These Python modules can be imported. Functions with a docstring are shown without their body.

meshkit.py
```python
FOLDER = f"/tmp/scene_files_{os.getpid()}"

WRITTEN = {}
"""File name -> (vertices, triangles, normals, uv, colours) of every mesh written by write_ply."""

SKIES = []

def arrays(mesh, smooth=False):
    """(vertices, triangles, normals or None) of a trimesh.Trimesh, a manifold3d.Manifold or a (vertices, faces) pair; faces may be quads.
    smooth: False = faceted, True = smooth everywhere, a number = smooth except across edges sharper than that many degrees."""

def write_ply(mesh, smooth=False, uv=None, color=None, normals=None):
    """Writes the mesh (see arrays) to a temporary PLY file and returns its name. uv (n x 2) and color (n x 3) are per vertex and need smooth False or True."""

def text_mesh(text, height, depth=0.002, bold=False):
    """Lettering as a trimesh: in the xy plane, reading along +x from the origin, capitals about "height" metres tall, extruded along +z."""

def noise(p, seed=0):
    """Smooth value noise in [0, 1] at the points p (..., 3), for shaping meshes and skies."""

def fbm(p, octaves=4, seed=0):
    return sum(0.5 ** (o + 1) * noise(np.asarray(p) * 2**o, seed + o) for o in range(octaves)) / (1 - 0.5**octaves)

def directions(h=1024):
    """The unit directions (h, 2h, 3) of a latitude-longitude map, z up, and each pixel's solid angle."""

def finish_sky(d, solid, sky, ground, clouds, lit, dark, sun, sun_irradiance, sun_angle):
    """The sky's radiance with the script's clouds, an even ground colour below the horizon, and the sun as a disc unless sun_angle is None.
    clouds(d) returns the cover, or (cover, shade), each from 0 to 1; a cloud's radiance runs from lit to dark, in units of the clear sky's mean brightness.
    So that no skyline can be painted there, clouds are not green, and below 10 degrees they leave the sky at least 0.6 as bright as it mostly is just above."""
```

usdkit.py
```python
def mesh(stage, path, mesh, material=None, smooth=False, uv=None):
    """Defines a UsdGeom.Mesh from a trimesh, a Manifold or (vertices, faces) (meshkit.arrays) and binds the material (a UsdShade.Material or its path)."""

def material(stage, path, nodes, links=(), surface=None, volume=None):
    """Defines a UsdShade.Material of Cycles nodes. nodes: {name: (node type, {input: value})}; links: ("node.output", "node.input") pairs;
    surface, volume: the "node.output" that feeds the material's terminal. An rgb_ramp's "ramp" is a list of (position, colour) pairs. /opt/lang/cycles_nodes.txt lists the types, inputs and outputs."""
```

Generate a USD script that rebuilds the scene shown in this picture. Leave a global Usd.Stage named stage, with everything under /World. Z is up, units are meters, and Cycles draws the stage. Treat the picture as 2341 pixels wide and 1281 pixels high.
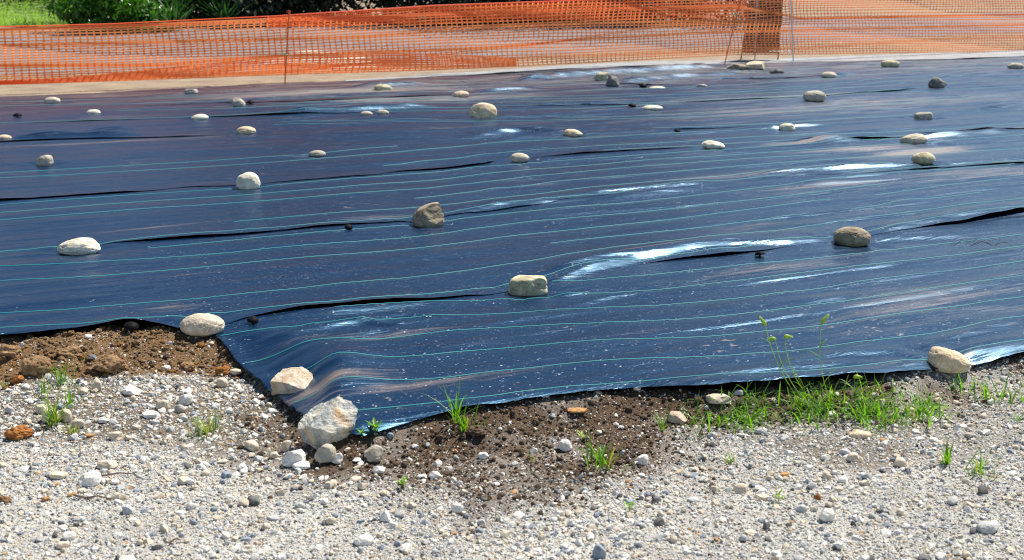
import math, random
import numpy as np, trimesh, usdkit, meshkit
from pxr import Usd, UsdGeom, UsdLux, UsdShade, Gf, Sdf, Vt

stage = Usd.Stage.CreateInMemory()
UsdGeom.SetStageUpAxis(stage, 'Z'); UsdGeom.SetStageMetersPerUnit(stage, 1.0)
stage.SetDefaultPrim(UsdGeom.Xform.Define(stage, '/World').GetPrim())
T = Sdf.ValueTypeNames
rng = np.random.default_rng(7)

# ------------------------------------------------------------------ camera, sky, sun, exposure
EYE, FPX, PITCH = 1.6, 2870.0, math.atan(670.5 / 2870.0)      # eye height; focal length in photograph pixels; downward tilt
cam = UsdGeom.Camera.Define(stage, '/World/camera')
cam.AddTransformOp().Set(Gf.Matrix4d().SetRotate(Gf.Rotation(Gf.Vec3d(1, 0, 0), 90 - math.degrees(PITCH))) * Gf.Matrix4d().SetTranslate(Gf.Vec3d(0, 0, EYE)))
cam.CreateHorizontalApertureAttr(36.0); cam.CreateVerticalApertureAttr(36.0 * 560 / 1024)
cam.CreateFocalLengthAttr(36.0 * FPX / 2341); cam.CreateClippingRangeAttr(Gf.Vec2f(0.05, 2000))
cam.CreateFStopAttr(5.0); cam.CreateFocusDistanceAttr(6.2)
cam.CreateExposureAttr(1.0)
SUN_AZ, SUN_EL = math.radians(47), math.radians(58)
sun_dir = np.array([math.sin(SUN_AZ) * math.cos(SUN_EL), math.cos(SUN_AZ) * math.cos(SUN_EL), math.sin(SUN_EL)])
dome = UsdLux.DomeLight.Define(stage, '/World/sky')
usdkit.material(stage, '/World/Looks/sky', {'s': ('sky_texture', {'sky_type': 'single_scattering', 'sun_disc': False, 'sun_elevation': SUN_EL, 'sun_rotation': SUN_AZ, 'altitude': 100.0, 'air_density': 1.0, 'aerosol_density': 0.12, 'ozone_density': 2.2}),
    'b': ('background_shader', {'strength': 0.060})}, [('s.color', 'b.color')], surface='b.background')
UsdShade.MaterialBindingAPI.Apply(dome.GetPrim()).Bind(UsdShade.Material.Get(stage, '/World/Looks/sky'))
sun = UsdLux.DistantLight.Define(stage, '/World/sun')
sun.CreateNormalizeAttr(True); sun.CreateIntensityAttr(1.25); sun.CreateAngleAttr(0.5); sun.CreateColorAttr(Gf.Vec3f(1.0, 0.95, 0.87))
zx = sun_dir; xx = np.cross([0, 0, 1.0], zx); xx /= np.linalg.norm(xx); yx = np.cross(zx, xx)
sun.AddTransformOp().Set(Gf.Matrix4d(*xx, 0, *yx, 0, *zx, 0, 0, 0, 0, 1))

# ------------------------------------------------------------------ helpers: prims
names = {}
def numbered(parent, name):
    k = (parent, name); n = names.get(k, -1) + 1; names[k] = n
    return f'{parent}/{name}' if n == 0 else f'{parent}/{name}_{n:03d}'
def tag(o, label=None, cat=None, group=None, kind=None):
    p = o.GetPrim() if hasattr(o, 'GetPrim') else o
    for k, v in (('label', label), ('category', cat), ('group', group), ('kind', kind)):
        if v: p.SetCustomDataByKey(k, v)
    return p
def thing(name, label, cat, loc=(0, 0, 0), group=None, rz=0):
    x = UsdGeom.Xform.Define(stage, numbered('/World', name)); x.AddTranslateOp().Set(Gf.Vec3d(*map(float, loc)))
    if rz: x.AddRotateZOp().Set(math.degrees(rz))
    tag(x, label, cat, group)
    return str(x.GetPath())
def part(parent, name, mesh, m, smooth=False, label=None, kind=None):
    g = usdkit.mesh(stage, numbered(parent, name), mesh, m, smooth=smooth)
    tag(g, label, None, None, kind)
    return g
def solo(name, mesh, m, label, cat, loc=(0, 0, 0), group=None, smooth=False, kind=None):
    g = usdkit.mesh(stage, numbered('/World', name), mesh, m, smooth=smooth)
    g.AddTranslateOp().Set(Gf.Vec3d(*map(float, loc)))
    tag(g, label, cat, group, kind)
    return g
def primvar(g, name, data, color=False):
    pv = UsdGeom.PrimvarsAPI(g).CreatePrimvar(name, T.Color3fArray if color else T.FloatArray, 'vertex')
    pv.Set(Vt.Vec3fArray.FromNumpy(np.asarray(data, np.float32)) if color else Vt.FloatArray.FromNumpy(np.asarray(data, np.float32)))
def grid_faces(nr, nc):
    i, j = np.meshgrid(np.arange(nr - 1), np.arange(nc - 1), indexing='ij')
    a = i * nc + j
    return np.stack([a, a + 1, a + nc + 1, a + nc], -1).reshape(-1, 4)
def tri(q): return np.vstack([q[:, [0, 1, 2]], q[:, [0, 2, 3]]])
def tube(pts, r, sides=6, cap=True):
    p = np.asarray(pts, float); t = np.gradient(p, axis=0); t /= np.linalg.norm(t, axis=1, keepdims=True) + 1e-12
    ref = np.array([0, 0, 1.0]) if abs(t[:, 2]).mean() < .8 else np.array([1.0, 0, 0])
    a = np.cross(t, ref); a /= np.linalg.norm(a, axis=1, keepdims=True) + 1e-12; b = np.cross(t, a)
    an = np.arange(sides) * 2 * np.pi / sides; r = np.broadcast_to(r, (len(p),))
    v = (p[:, None] + r[:, None, None] * (np.cos(an)[None, :, None] * a[:, None] + np.sin(an)[None, :, None] * b[:, None])).reshape(-1, 3)
    i, j = np.meshgrid(np.arange(len(p) - 1), np.arange(sides), indexing='ij')
    f = tri(np.stack([i * sides + j, (i + 1) * sides + j, (i + 1) * sides + (j + 1) % sides, i * sides + (j + 1) % sides], -1).reshape(-1, 4))
    if cap:
        n = len(v); v = np.vstack([v, p[:1], p[-1:]]); k = np.arange(sides); L = (len(p) - 1) * sides
        f = np.vstack([f, np.stack([np.full(sides, n), k, (k + 1) % sides], 1), np.stack([np.full(sides, n + 1), L + (k + 1) % sides, L + k], 1)])
    return v, f
def join(ms):
    vs, fs, n = [], [], 0
    for m in ms:
        v, f = (np.asarray(m.vertices), np.asarray(m.faces)) if hasattr(m, 'vertices') else m
        f = np.asarray(f)
        if f.shape[1] == 4: f = tri(f)
        vs.append(v); fs.append(f + n); n += len(v)
    return np.vstack(vs), np.vstack(fs)
def fbm(x, y, z=0.0, o=3, seed=0): return meshkit.fbm(np.stack(np.broadcast_arrays(np.asarray(x, float), y, z), -1), o, seed)
def sstep(a, b, x): t = np.clip((np.asarray(x, float) - a) / (b - a), 0, 1); return t * t * (3 - 2 * t)

# ------------------------------------------------------------------ helpers: materials
def mat(name, nodes, links=(), surface='p.BSDF'): return usdkit.material(stage, '/World/Looks/' + name, nodes, links, surface=surface)
def plain(name, col, rough=.5, **k): return mat(name, {'p': ('principled_bsdf', {'base_color': col, 'roughness': rough, **k})})
def rock_mat(name, cols, scale=14.0, rough=.85, bump=.5, coord='tc.object', spots=.25):
    """cols: dark, mid, light of one stone; broad veins, fine speckle and a pitted relief"""
    c0, c1, c2 = cols
    nodes = {'tc': ('texture_coordinate', {}), 'n1': ('noise_texture', {'scale': scale, 'detail': 6.0, 'roughness': .62, 'distortion': .6}),
        'r1': ('rgb_ramp', {'ramp': [(.30, c0), (.5, c1), (.72, c2)]}),
        'n2': ('noise_texture', {'scale': scale * 14, 'detail': 3.0, 'roughness': .7}),
        'r2': ('rgb_ramp', {'ramp': [(.34, (.45,) * 3), (.5, (1,) * 3), (.68, (1.35,) * 3)]}),
        'm': ('mix', {'mix_type': 'multiply', 'fac': .35 + spots}), 'b': ('bump', {'strength': bump, 'distance': .012}), 'b2': ('bump', {'strength': bump * .8, 'distance': .003}),
        'p': ('principled_bsdf', {'roughness': rough, 'specular_ior_level': .25})}
    return mat(name, nodes, [(coord, 'n1.vector'), (coord, 'n2.vector'), ('n1.fac', 'r1.fac'), ('n2.fac', 'r2.fac'), ('r1.color', 'm.color1'), ('r2.color', 'm.color2'),
        ('m.color', 'p.base_color'), ('n1.fac', 'b.height'), ('n2.fac', 'b2.height'), ('b.normal', 'b2.normal'), ('b2.normal', 'p.normal')])
def leaf_mat(name, dark, light, trans=.4, rough=.45):
    nodes = {'g': ('geometry', {}), 'r': ('rgb_ramp', {'ramp': [(0, dark), (1, light)]}), 'p': ('principled_bsdf', {'roughness': rough, 'specular_ior_level': .4}),
        't': ('translucent_bsdf', {}), 'br': ('hsv', {'saturation': 1.1, 'value': 1.5}), 'mx': ('mix_closure', {'fac': trans})}
    return mat(name, nodes, [('g.random_per_island', 'r.fac'), ('r.color', 'p.base_color'), ('r.color', 'br.color'), ('br.color', 't.color'), ('p.BSDF', 'mx.closure1'), ('t.BSDF', 'mx.closure2')], surface='mx.closure')

STREAK = 0.4636                       # the sheets run along (0.894, 0.447)
M = {}
M['sheet'] = mat('sheet', {'g': ('geometry', {}), 'rot': ('mapping', {'rotation': (0, 0, -STREAK)}),
    'st': ('mapping', {'scale': (.55, 5.0, 1)}), 'n1': ('noise_texture', {'scale': 1.0, 'detail': 8.0, 'roughness': .68}),
    'mid': ('mapping', {'scale': (1.6, 30., 1)}), 'nm': ('noise_texture', {'scale': 1.0, 'detail': 4.0, 'roughness': .6}),
    'fine': ('mapping', {'scale': (9., 130., 1)}), 'n2': ('noise_texture', {'scale': 1.0, 'detail': 3.0, 'roughness': .6}),
    'da': ('attribute', {'attribute': 'dust_reflection'}), 'ad': ('math', {'math_type': 'add'}), 'e1': ('math', {'math_type': 'subtract', 'value2': .5}), 'e2': ('math', {'math_type': 'subtract', 'value2': .5}), 'ad2': ('math', {'math_type': 'multiply_add', 'value2': .55}), 'ad3': ('math', {'math_type': 'multiply_add', 'value2': .55}),
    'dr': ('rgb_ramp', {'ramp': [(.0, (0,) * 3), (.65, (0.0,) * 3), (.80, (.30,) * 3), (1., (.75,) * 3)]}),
    'flk': ('mapping', {'scale': (13., 22., 1)}), 'n5': ('noise_texture', {'scale': 1.0, 'detail': 4.0, 'roughness': .7, 'distortion': .4}), 'n6': ('noise_texture', {'scale': 1.3, 'detail': 2.0}), 'fs': ('math', {'math_type': 'multiply_add', 'value2': .55}), 'fr': ('map_range', {'from_min': .985, 'from_max': 1.06, 'to_min': 0.0, 'to_max': .75, 'clamp': True}), 'mxd': ('math', {'math_type': 'maximum'}),
    'col': ('mix', {'color1': (.0003, .009, .030), 'color2': (.23, .165, .115)}),  # blue of the reflected sky, put into base colour and specular tint
    'rr': ('map_range', {'from_min': .35, 'from_max': .65, 'to_min': .24, 'to_max': .38}),
    'rm': ('mix_float', {'b': .75}), 'b0': ('bump', {'strength': .5, 'distance': .008}), 'bm': ('bump', {'strength': .7, 'distance': .0055}), 'b1': ('bump', {'strength': .6, 'distance': .002}),
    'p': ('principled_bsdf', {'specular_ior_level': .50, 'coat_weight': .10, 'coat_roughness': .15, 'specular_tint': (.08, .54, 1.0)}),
    # flecks of the woven tapes, each lying at its own angle
    'fl': ('mapping', {'scale': (150., 230., 1)}), 'vo': ('voronoi_texture', {'scale': 1.0}), 'vs': ('vector_math', {'math_type': 'subtract', 'vector2': (.5, .5, .5)}), 'vm': ('vector_math', {'math_type': 'multiply', 'vector2': (1.15, 1.15, .2)}),
    'va': ('vector_math', {'math_type': 'add'}), 'vn': ('vector_math', {'math_type': 'normalize'}), 'gl': ('glossy_bsdf', {'roughness': .22, 'color': (.9, .92, 1.0)}), 'mx': ('mix_closure', {'fac': .003})},
    [('g.position', 'rot.vector'), ('rot.vector', 'st.vector'), ('st.vector', 'n1.vector'), ('rot.vector', 'mid.vector'), ('mid.vector', 'nm.vector'), ('rot.vector', 'fine.vector'), ('fine.vector', 'n2.vector'),
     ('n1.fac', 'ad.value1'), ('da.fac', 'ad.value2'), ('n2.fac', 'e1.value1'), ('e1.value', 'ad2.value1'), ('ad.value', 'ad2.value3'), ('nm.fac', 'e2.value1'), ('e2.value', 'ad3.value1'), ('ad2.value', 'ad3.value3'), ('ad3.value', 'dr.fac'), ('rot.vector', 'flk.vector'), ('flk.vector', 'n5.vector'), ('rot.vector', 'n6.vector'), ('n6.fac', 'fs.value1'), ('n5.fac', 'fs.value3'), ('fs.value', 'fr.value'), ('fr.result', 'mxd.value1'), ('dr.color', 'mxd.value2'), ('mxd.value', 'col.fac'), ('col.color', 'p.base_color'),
     ('nm.fac', 'rr.value'), ('rr.result', 'rm.a'), ('mxd.value', 'rm.fac'), ('rm.result', 'p.roughness'),
     ('n1.fac', 'b0.height'), ('nm.fac', 'bm.height'), ('n2.fac', 'b1.height'), ('b0.normal', 'bm.normal'), ('bm.normal', 'b1.normal'), ('b1.normal', 'p.normal'), ('b1.normal', 'p.coat_normal'),
     ('rot.vector', 'fl.vector'), ('fl.vector', 'vo.vector'), ('vo.color', 'vs.vector1'), ('vs.vector', 'vm.vector1'), ('vm.vector', 'va.vector1'), ('g.normal', 'va.vector2'), ('va.vector', 'vn.vector1'), ('vn.vector', 'gl.normal'), ('p.BSDF', 'mx.closure1'), ('gl.BSDF', 'mx.closure2')], surface='mx.closure')
M['thread'] = plain('thread', (.012, .20, .215), .6, specular_ior_level=.2)
M['fringe'] = plain('fringe', (.006, .007, .009), .4)
M['black'] = plain('black', (.006, .006, .007), .6, specular_ior_level=.05)
M['ground'] = mat('ground', {'g': ('geometry', {}), 'a': ('attribute', {'attribute': 'soil_tone'}), 'n': ('noise_texture', {'scale': 130.0, 'detail': 6.0, 'roughness': .75}),
    'r': ('rgb_ramp', {'ramp': [(.28, (.35, .33, .31)), (.5, (1, 1, 1)), (.72, (1.5, 1.48, 1.42))]}), 'n2': ('noise_texture', {'scale': 2.3, 'detail': 5.0, 'roughness': .6}),
    'r2': ('rgb_ramp', {'ramp': [(.3, (.75, .73, .72)), (.7, (1.2, 1.2, 1.18))]}), 'm': ('mix', {'mix_type': 'multiply', 'fac': 1.0}), 'm2': ('mix', {'mix_type': 'multiply', 'fac': 1.0}),
    'b': ('bump', {'strength': .9, 'distance': .012}), 'p': ('principled_bsdf', {'roughness': .95, 'specular_ior_level': .1})},
    [('g.position', 'n.vector'), ('g.position', 'n2.vector'), ('n.fac', 'r.fac'), ('n2.fac', 'r2.fac'), ('a.color', 'm.color1'), ('r.color', 'm.color2'), ('m.color', 'm2.color1'), ('r2.color', 'm2.color2'),
     ('m2.color', 'p.base_color'), ('n.fac', 'b.height'), ('b.normal', 'p.normal')])

# ------------------------------------------------------------------ where things stand: photograph pixel -> ground
FWD = np.array([0, math.cos(PITCH), -math.sin(PITCH)]); UPV = np.array([0, math.sin(PITCH), math.cos(PITCH)])
def ray(px, py): return FWD + np.array([1.0, 0, 0]) * (px - 1170.5) / FPX + UPV * (640.5 - py) / FPX
def hit(px, py, h=None, z=0.0):
    d = ray(px, py)
    for _ in range(12 if h else 1):
        t = (z - EYE) / d[2]; x, y = d[0] * t, d[1] * t
        if h: z = .5 * z + .5 * float(h(np.array([x]), np.array([y]))[0])
    return np.array([x, y, z])
UX, UY = math.cos(STREAK), math.sin(STREAK)
def to_uv(x, y): return x * UX + y * UY, -x * UY + y * UX
def to_xy(u, v): return u * UX - v * UY, u * UY + v * UX

# toe of the raised bed (photograph pixels): gravel in front, sheets on top
TOE = [(-900, 905), (-300, 895), (0, 888), (280, 882), (430, 868), (540, 866), (590, 905), (640, 975), (700, 1062), (800, 1090), (960, 1045), (1200, 1000), (1500, 965), (1700, 970), (2000, 945), (2200, 905), (2341, 880), (2900, 800), (4200, 640)]
toe = np.array([hit(*p)[:2] for p in TOE])
from shapely.geometry import Polygon
import shapely
bed_poly = Polygon(np.vstack([toe, [(60, 80), (-60, 80)]]))
def toe_dist(x, y):
    x, y = np.asarray(x, float), np.asarray(y, float); best = np.full(x.shape, 1e9)
    for (ax, ay), (bx, by) in zip(toe[:-1], toe[1:]):
        dx, dy = bx - ax, by - ay; t = np.clip(((x - ax) * dx + (y - ay) * dy) / (dx * dx + dy * dy), 0, 1)
        best = np.minimum(best, np.hypot(x - ax - t * dx, y - ay - t * dy))
    return best * np.where(shapely.contains_xy(bed_poly, x, y), 1, -1)
def fence_y(x): return 20.4 + .638 * (x + 3.7)
def base_z(x, y):
    x, y = np.asarray(x, float), np.asarray(y, float)
    left = sstep(-.5, -1.3, x)
    z = (.075 + .02 * left) * sstep(-.02, .20 + .28 * left, toe_dist(x, y))
    f = y - fence_y(x) * .55 - 12.0
    z += .52 * sstep(0, 14, f) - .02 * sstep(9, 3, y) * 0
    return z
def bed(px, py): return hit(px, py, base_z, .08)

# ------------------------------------------------------------------ seams of the sheets: px, py, how far the edge is lifted (m)
SEAMS = [
 [(690, 990, .0), (760, 1012, .0), (800, 1020, .005), (830, 1008, .012), (900, 988, .012), (960, 970, .010), (1090, 938, .016), (1150, 936, .02), (1200, 925, .016), (1300, 915, .016), (1400, 905, .016), (1500, 900, .02), (1600, 908, .032), (1750, 900, .042), (1900, 886, .05), (2000, 878, .042), (2100, 860, .02), (2200, 850, .012), (2260, 842, .02), (2341, 824, .026), (2600, 770, .03)],
 [(-400, 806, .03), (0, 783, .028), (160, 768, .03), (280, 756, .035), (300, 752, .036), (330, 757, .03), (430, 768, .02), (520, 752, .0), (575, 738, .012), (640, 727, .03), (740, 716, .036), (850, 705, .036), (1000, 692, .03), (1120, 682, .003), (1200, 664, 0), (1480, 612, 0), (1560, 604, .024), (1650, 597, .03), (1735, 587, .014), (1800, 577, .0), (1990, 550, 0), (2050, 541, .006), (2110, 531, .025), (2200, 519, .045), (2341, 495, .055)],
 [(-300, 606, .0), (0, 592, 0), (135, 578, 0), (230, 566, 0), (300, 560, .02), (500, 548, .03), (700, 530, .022), (797, 523, .02), (920, 516, .012), (960, 512, 0), (1030, 503, .012), (1100, 494, .02), (1200, 480, .012), (1390, 454, 0), (1640, 430, 0), (1850, 413, 0), (1950, 405, .014), (2100, 394, .022), (2240, 383, .014), (2341, 378, .03)],
 [(-300, 482, .03), (0, 465, .036), (200, 452, .03), (360, 441, .014), (385, 438, 0), (420, 434, .010), (530, 431, .014), (560, 429, 0), (620, 425, .006), (700, 418, .02), (850, 407, .015), (870, 404, .006), (930, 398, .028), (1110, 380, .026), (1135, 376, 0), (1230, 364, 0), (1320, 358, .025), (1480, 348, .02), (1530, 346, .012), (1590, 342, 0), (1660, 338, 0), (1780, 330, .0), (1840, 326, .02), (1930, 323, .05), (1990, 324, .05), (2060, 321, 0), (2140, 318, .012), (2280, 306, .034), (2341, 302, .02)],
 [(-300, 341, .03), (0, 330, .034), (100, 325, .03), (400, 317, .03), (480, 314, 0), (800, 311, 0), (1290, 303, 0), (1545, 301, .0), (1560, 300, .04), (1700, 294, .015), (2000, 275, 0), (2341, 247, 0)],
 [(-300, 297, 0), (0, 289, 0), (80, 287, .01), (200, 282, .034), (300, 278, .01), (400, 274, 0), (510, 272, .03), (600, 269, .055), (780, 262, .025), (860, 257, 0), (1100, 249, 0), (1440, 244, .03), (1500, 241, 0), (1620, 237, .03), (1840, 226, .03), (1950, 219, .025), (2030, 213, .055), (2120, 204, 0), (2341, 180, 0)],
 [(-300, 262, 0), (0, 253, 0), (300, 246, 0), (560, 238, .03), (870, 229, .035), (920, 228, .05), (1050, 219, 0), (1400, 197, .0), (1480, 199, .06), (1545, 195, 0), (1640, 186, 0), (1780, 185, .045), (1880, 177, .025), (1950, 172, 0), (2341, 145, 0)],
 [(-300, 238, .0), (0, 225, 0), (240, 215, 0), (600, 197, 0), (790, 188, .02), (1000, 179, .03), (1300, 158, .03), (1500, 151, .03), (1640, 149, .03), (1900, 143, .04), (2170, 137, .04), (2341, 129, .03), (2700, 110, .02)]]
seam_u, seam_v, seam_l = [], [], []
for s in SEAMS:
    w = np.array([[*to_uv(*bed(px, py)[:2]), l] for px, py, l in s]); w = w[np.argsort(w[:, 0])]
    seam_u.append(w[:, 0]); seam_v.append(w[:, 1]); seam_l.append(w[:, 2] * (.9, .75, .7, .65, .5, .5, .45, .5)[len(seam_l)])
def sv(k, u):
    u = np.asarray(u, float)
    return sum(np.interp(u + o, seam_u[k], seam_v[k]) for o in (-.05, 0, .05)) / 3 + .012 * (fbm(u * 3, k * 7.3, o=3) - .5)
def sl(k, u):
    u = np.asarray(u, float)
    return np.clip(sum(np.interp(u + o, seam_u[k], seam_l[k]) for o in (-.06, 0, .06)) / 3 * (.25 + .95 * fbm(u * 3.3, 3.1 + k, o=3)), 0, 1)
CUT_U = 1.22                                                      # where the nearest sheet is cut off at the left
def cut_u(v): return CUT_U + .06 * sstep(5.6, 4.4, v) + .012 * (fbm(v * 9, 4.4, o=3) - .5)
def on_sheet(x, y, m=0.0):
    u, v = to_uv(np.asarray(x, float), np.asarray(y, float))
    return ((v > sv(0, u) + m) & (u > cut_u(v) + m)) | (v > sv(1, u) + m)

# folds and ridges of the cloth: polyline in pixels, height, width near side, width far side
RIDGES = [([(1225, 664), (1330, 634), (1450, 606), (1560, 587), (1660, 575), (1800, 570), (1910, 556)], .031, .05, .18),
 ([(1270, 632), (1380, 612), (1500, 594)], .022, .04, .05),
 ([(1985, 548), (2100, 525), (2341, 478)], .030, .05, .12), ([(1995, 560), (2060, 553), (2200, 548), (2300, 530)], .022, .05, .06),
 ([(1015, 506), (1150, 478), (1390, 445), (1600, 432), (1720, 424)], .027, .048, .2), ([(1120, 488), (1250, 470), (1400, 462), (1620, 436)], .02, .05, .06),
 ([(1690, 404), (1900, 394), (2230, 378)], .03, .05, .2), ([(1650, 424), (1780, 415), (1960, 407)], .02, .06, .08),
 ([(590, 746), (700, 728), (850, 714), (1050, 696)], .022, .05, .05),
 ([(560, 800), (660, 776), (800, 752), (1000, 722)], .018, .035, .05), ([(700, 800), (860, 775), (1060, 765)], .02, .05, .05), ([(640, 776), (760, 745), (900, 735), (1080, 735)], .014, .03, .03),
 ([(760, 742), (900, 758), (1000, 742)], .012, .025, .03), ([(1000, 780), (1200, 740), (1500, 705)], .014, .04, .06), ([(1180, 702), (1380, 672), (1520, 655)], .014, .03, .04), ([(1230, 730), (1400, 690), (1560, 672)], .012, .03, .04),
 ([(775, 915), (785, 880), (780, 850), (760, 820)], .035, .07, .16),
 ([(1420, 888), (1650, 872), (1900, 845), (2080, 836)], .014, .032, .08), ([(1700, 862), (1900, 822), (2060, 812)], .016, .03, .05), ([(2120, 800), (2230, 770), (2341, 735)], .018, .035, .07), ([(2200, 815), (2300, 790), (2400, 760)], .012, .05, .06),
 ([(1060, 322), (1180, 306), (1330, 308)], .05, .075, .2), ([(1100, 334), (1200, 322), (1300, 316)], .03, .08, .12), ([(1840, 330), (1900, 318), (1950, 326)], .06, .14, .10),
 ([(620, 266), (760, 260), (1000, 248)], .055, .08, .25), ([(0, 322), (150, 316), (330, 310)], .055, .08, .2), ([(200, 303), (300, 298)], .04, .1, .12),
 ([(1180, 190), (1320, 178), (1500, 165), (1640, 156)], .09, .13, .4), ([(1410, 196), (1540, 182), (1700, 172)], .06, .09, .3), ([(780, 204), (880, 202), (980, 196)], .06, .09, .3), ([(1080, 216), (1250, 206)], .05, .08, .25),
 ([(1880, 182), (1960, 172)], .06, .08, .2), ([(2060, 325), (2200, 318), (2341, 306)], .045, .07, .2), ([(1700, 300), (1900, 290)], .035, .06, .2), ([(2140, 270), (2341, 240)], .035, .06, .2)]
ridge_data = []
for pts, hgt, wn, wf in RIDGES:
    w = np.array([to_uv(*bed(*p)[:2]) for p in pts]); ridge_data.append((w, hgt, wn, wf))
DIPS = []                                                        # stones press the cloth down
def cloth_z(u, v):
    """height of the cloth over the bed, without the lift of the edges"""
    near = sstep(9, 5, v)
    z = .026 * (fbm(u * .35, v * 1.3, o=2, seed=3) - .5) + .016 * (fbm(u * .6 + .5 * fbm(u, v), v * 4.6, o=3, seed=5) - .5) + .0065 * (fbm(u * 1.5, v * 17, o=2, seed=9) - .5)
    z = z + near * .018 * (fbm(u * 1.9, v * 5.5, o=3, seed=12) - .5)
    cr = 1 - np.abs(2 * fbm(u * .33 + .3 * fbm(u * .7, v), v * 4.6, o=2, seed=55) - 1)
    z = z + .0145 * (.2 + .8 * sstep(2.2, 5.5, u)) * sstep(.72, 1.0, cr) * (.3 + .9 * fbm(u * .9, v * 1.5, o=2, seed=57))
    for w, hgt, wn, wf in ridge_data:
        if abs(w[-1, 0] - w[0, 0]) < .25:                        # a crease across the sheet
            o = np.argsort(w[:, 1]); d = u - np.interp(v, w[o, 1], w[o, 0]); e = sstep(w[:, 1].min() - .12, w[:, 1].min() + .1, v) * sstep(w[:, 1].max() + .25, w[:, 1].max() - .1, v)
        else:
            o = np.argsort(w[:, 0]); a, b = w[o[0], 0], w[o[-1], 0]; m = min(.5, .45 * (b - a))
            d = v - np.interp(u, w[o, 0], w[o, 1]); e = sstep(a - .12, a + m, u) * sstep(b + .12, b - m, u)
        z = z + hgt * e *  (.45 + .8 * fbm(u * 2.2, v * .5, o=2, seed=21) + .3 * fbm(u * 1.1, v * 16, o=2, seed=23)) * np.exp(-(d / np.where(d < 0, wn, wf)) ** 2)
    for du, dv, r, dep in DIPS:
        q = np.sqrt((u - du) ** 2 + (v - dv) ** 2) / r
        z = z - dep * np.exp(-q ** 2) + .0045 * np.sin(7 * np.arctan2(v - dv, u - du) + du * 5) * np.exp(-((q - 1.5) / .7) ** 2)
    return z
def sheet_top(x, y):
    u, v = to_uv(np.asarray(x, float), np.asarray(y, float)); return base_z(x, y) + .022 + cloth_z(u, v)
def sheet_hit(px, py): return hit(px, py, sheet_top, .1)

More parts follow.
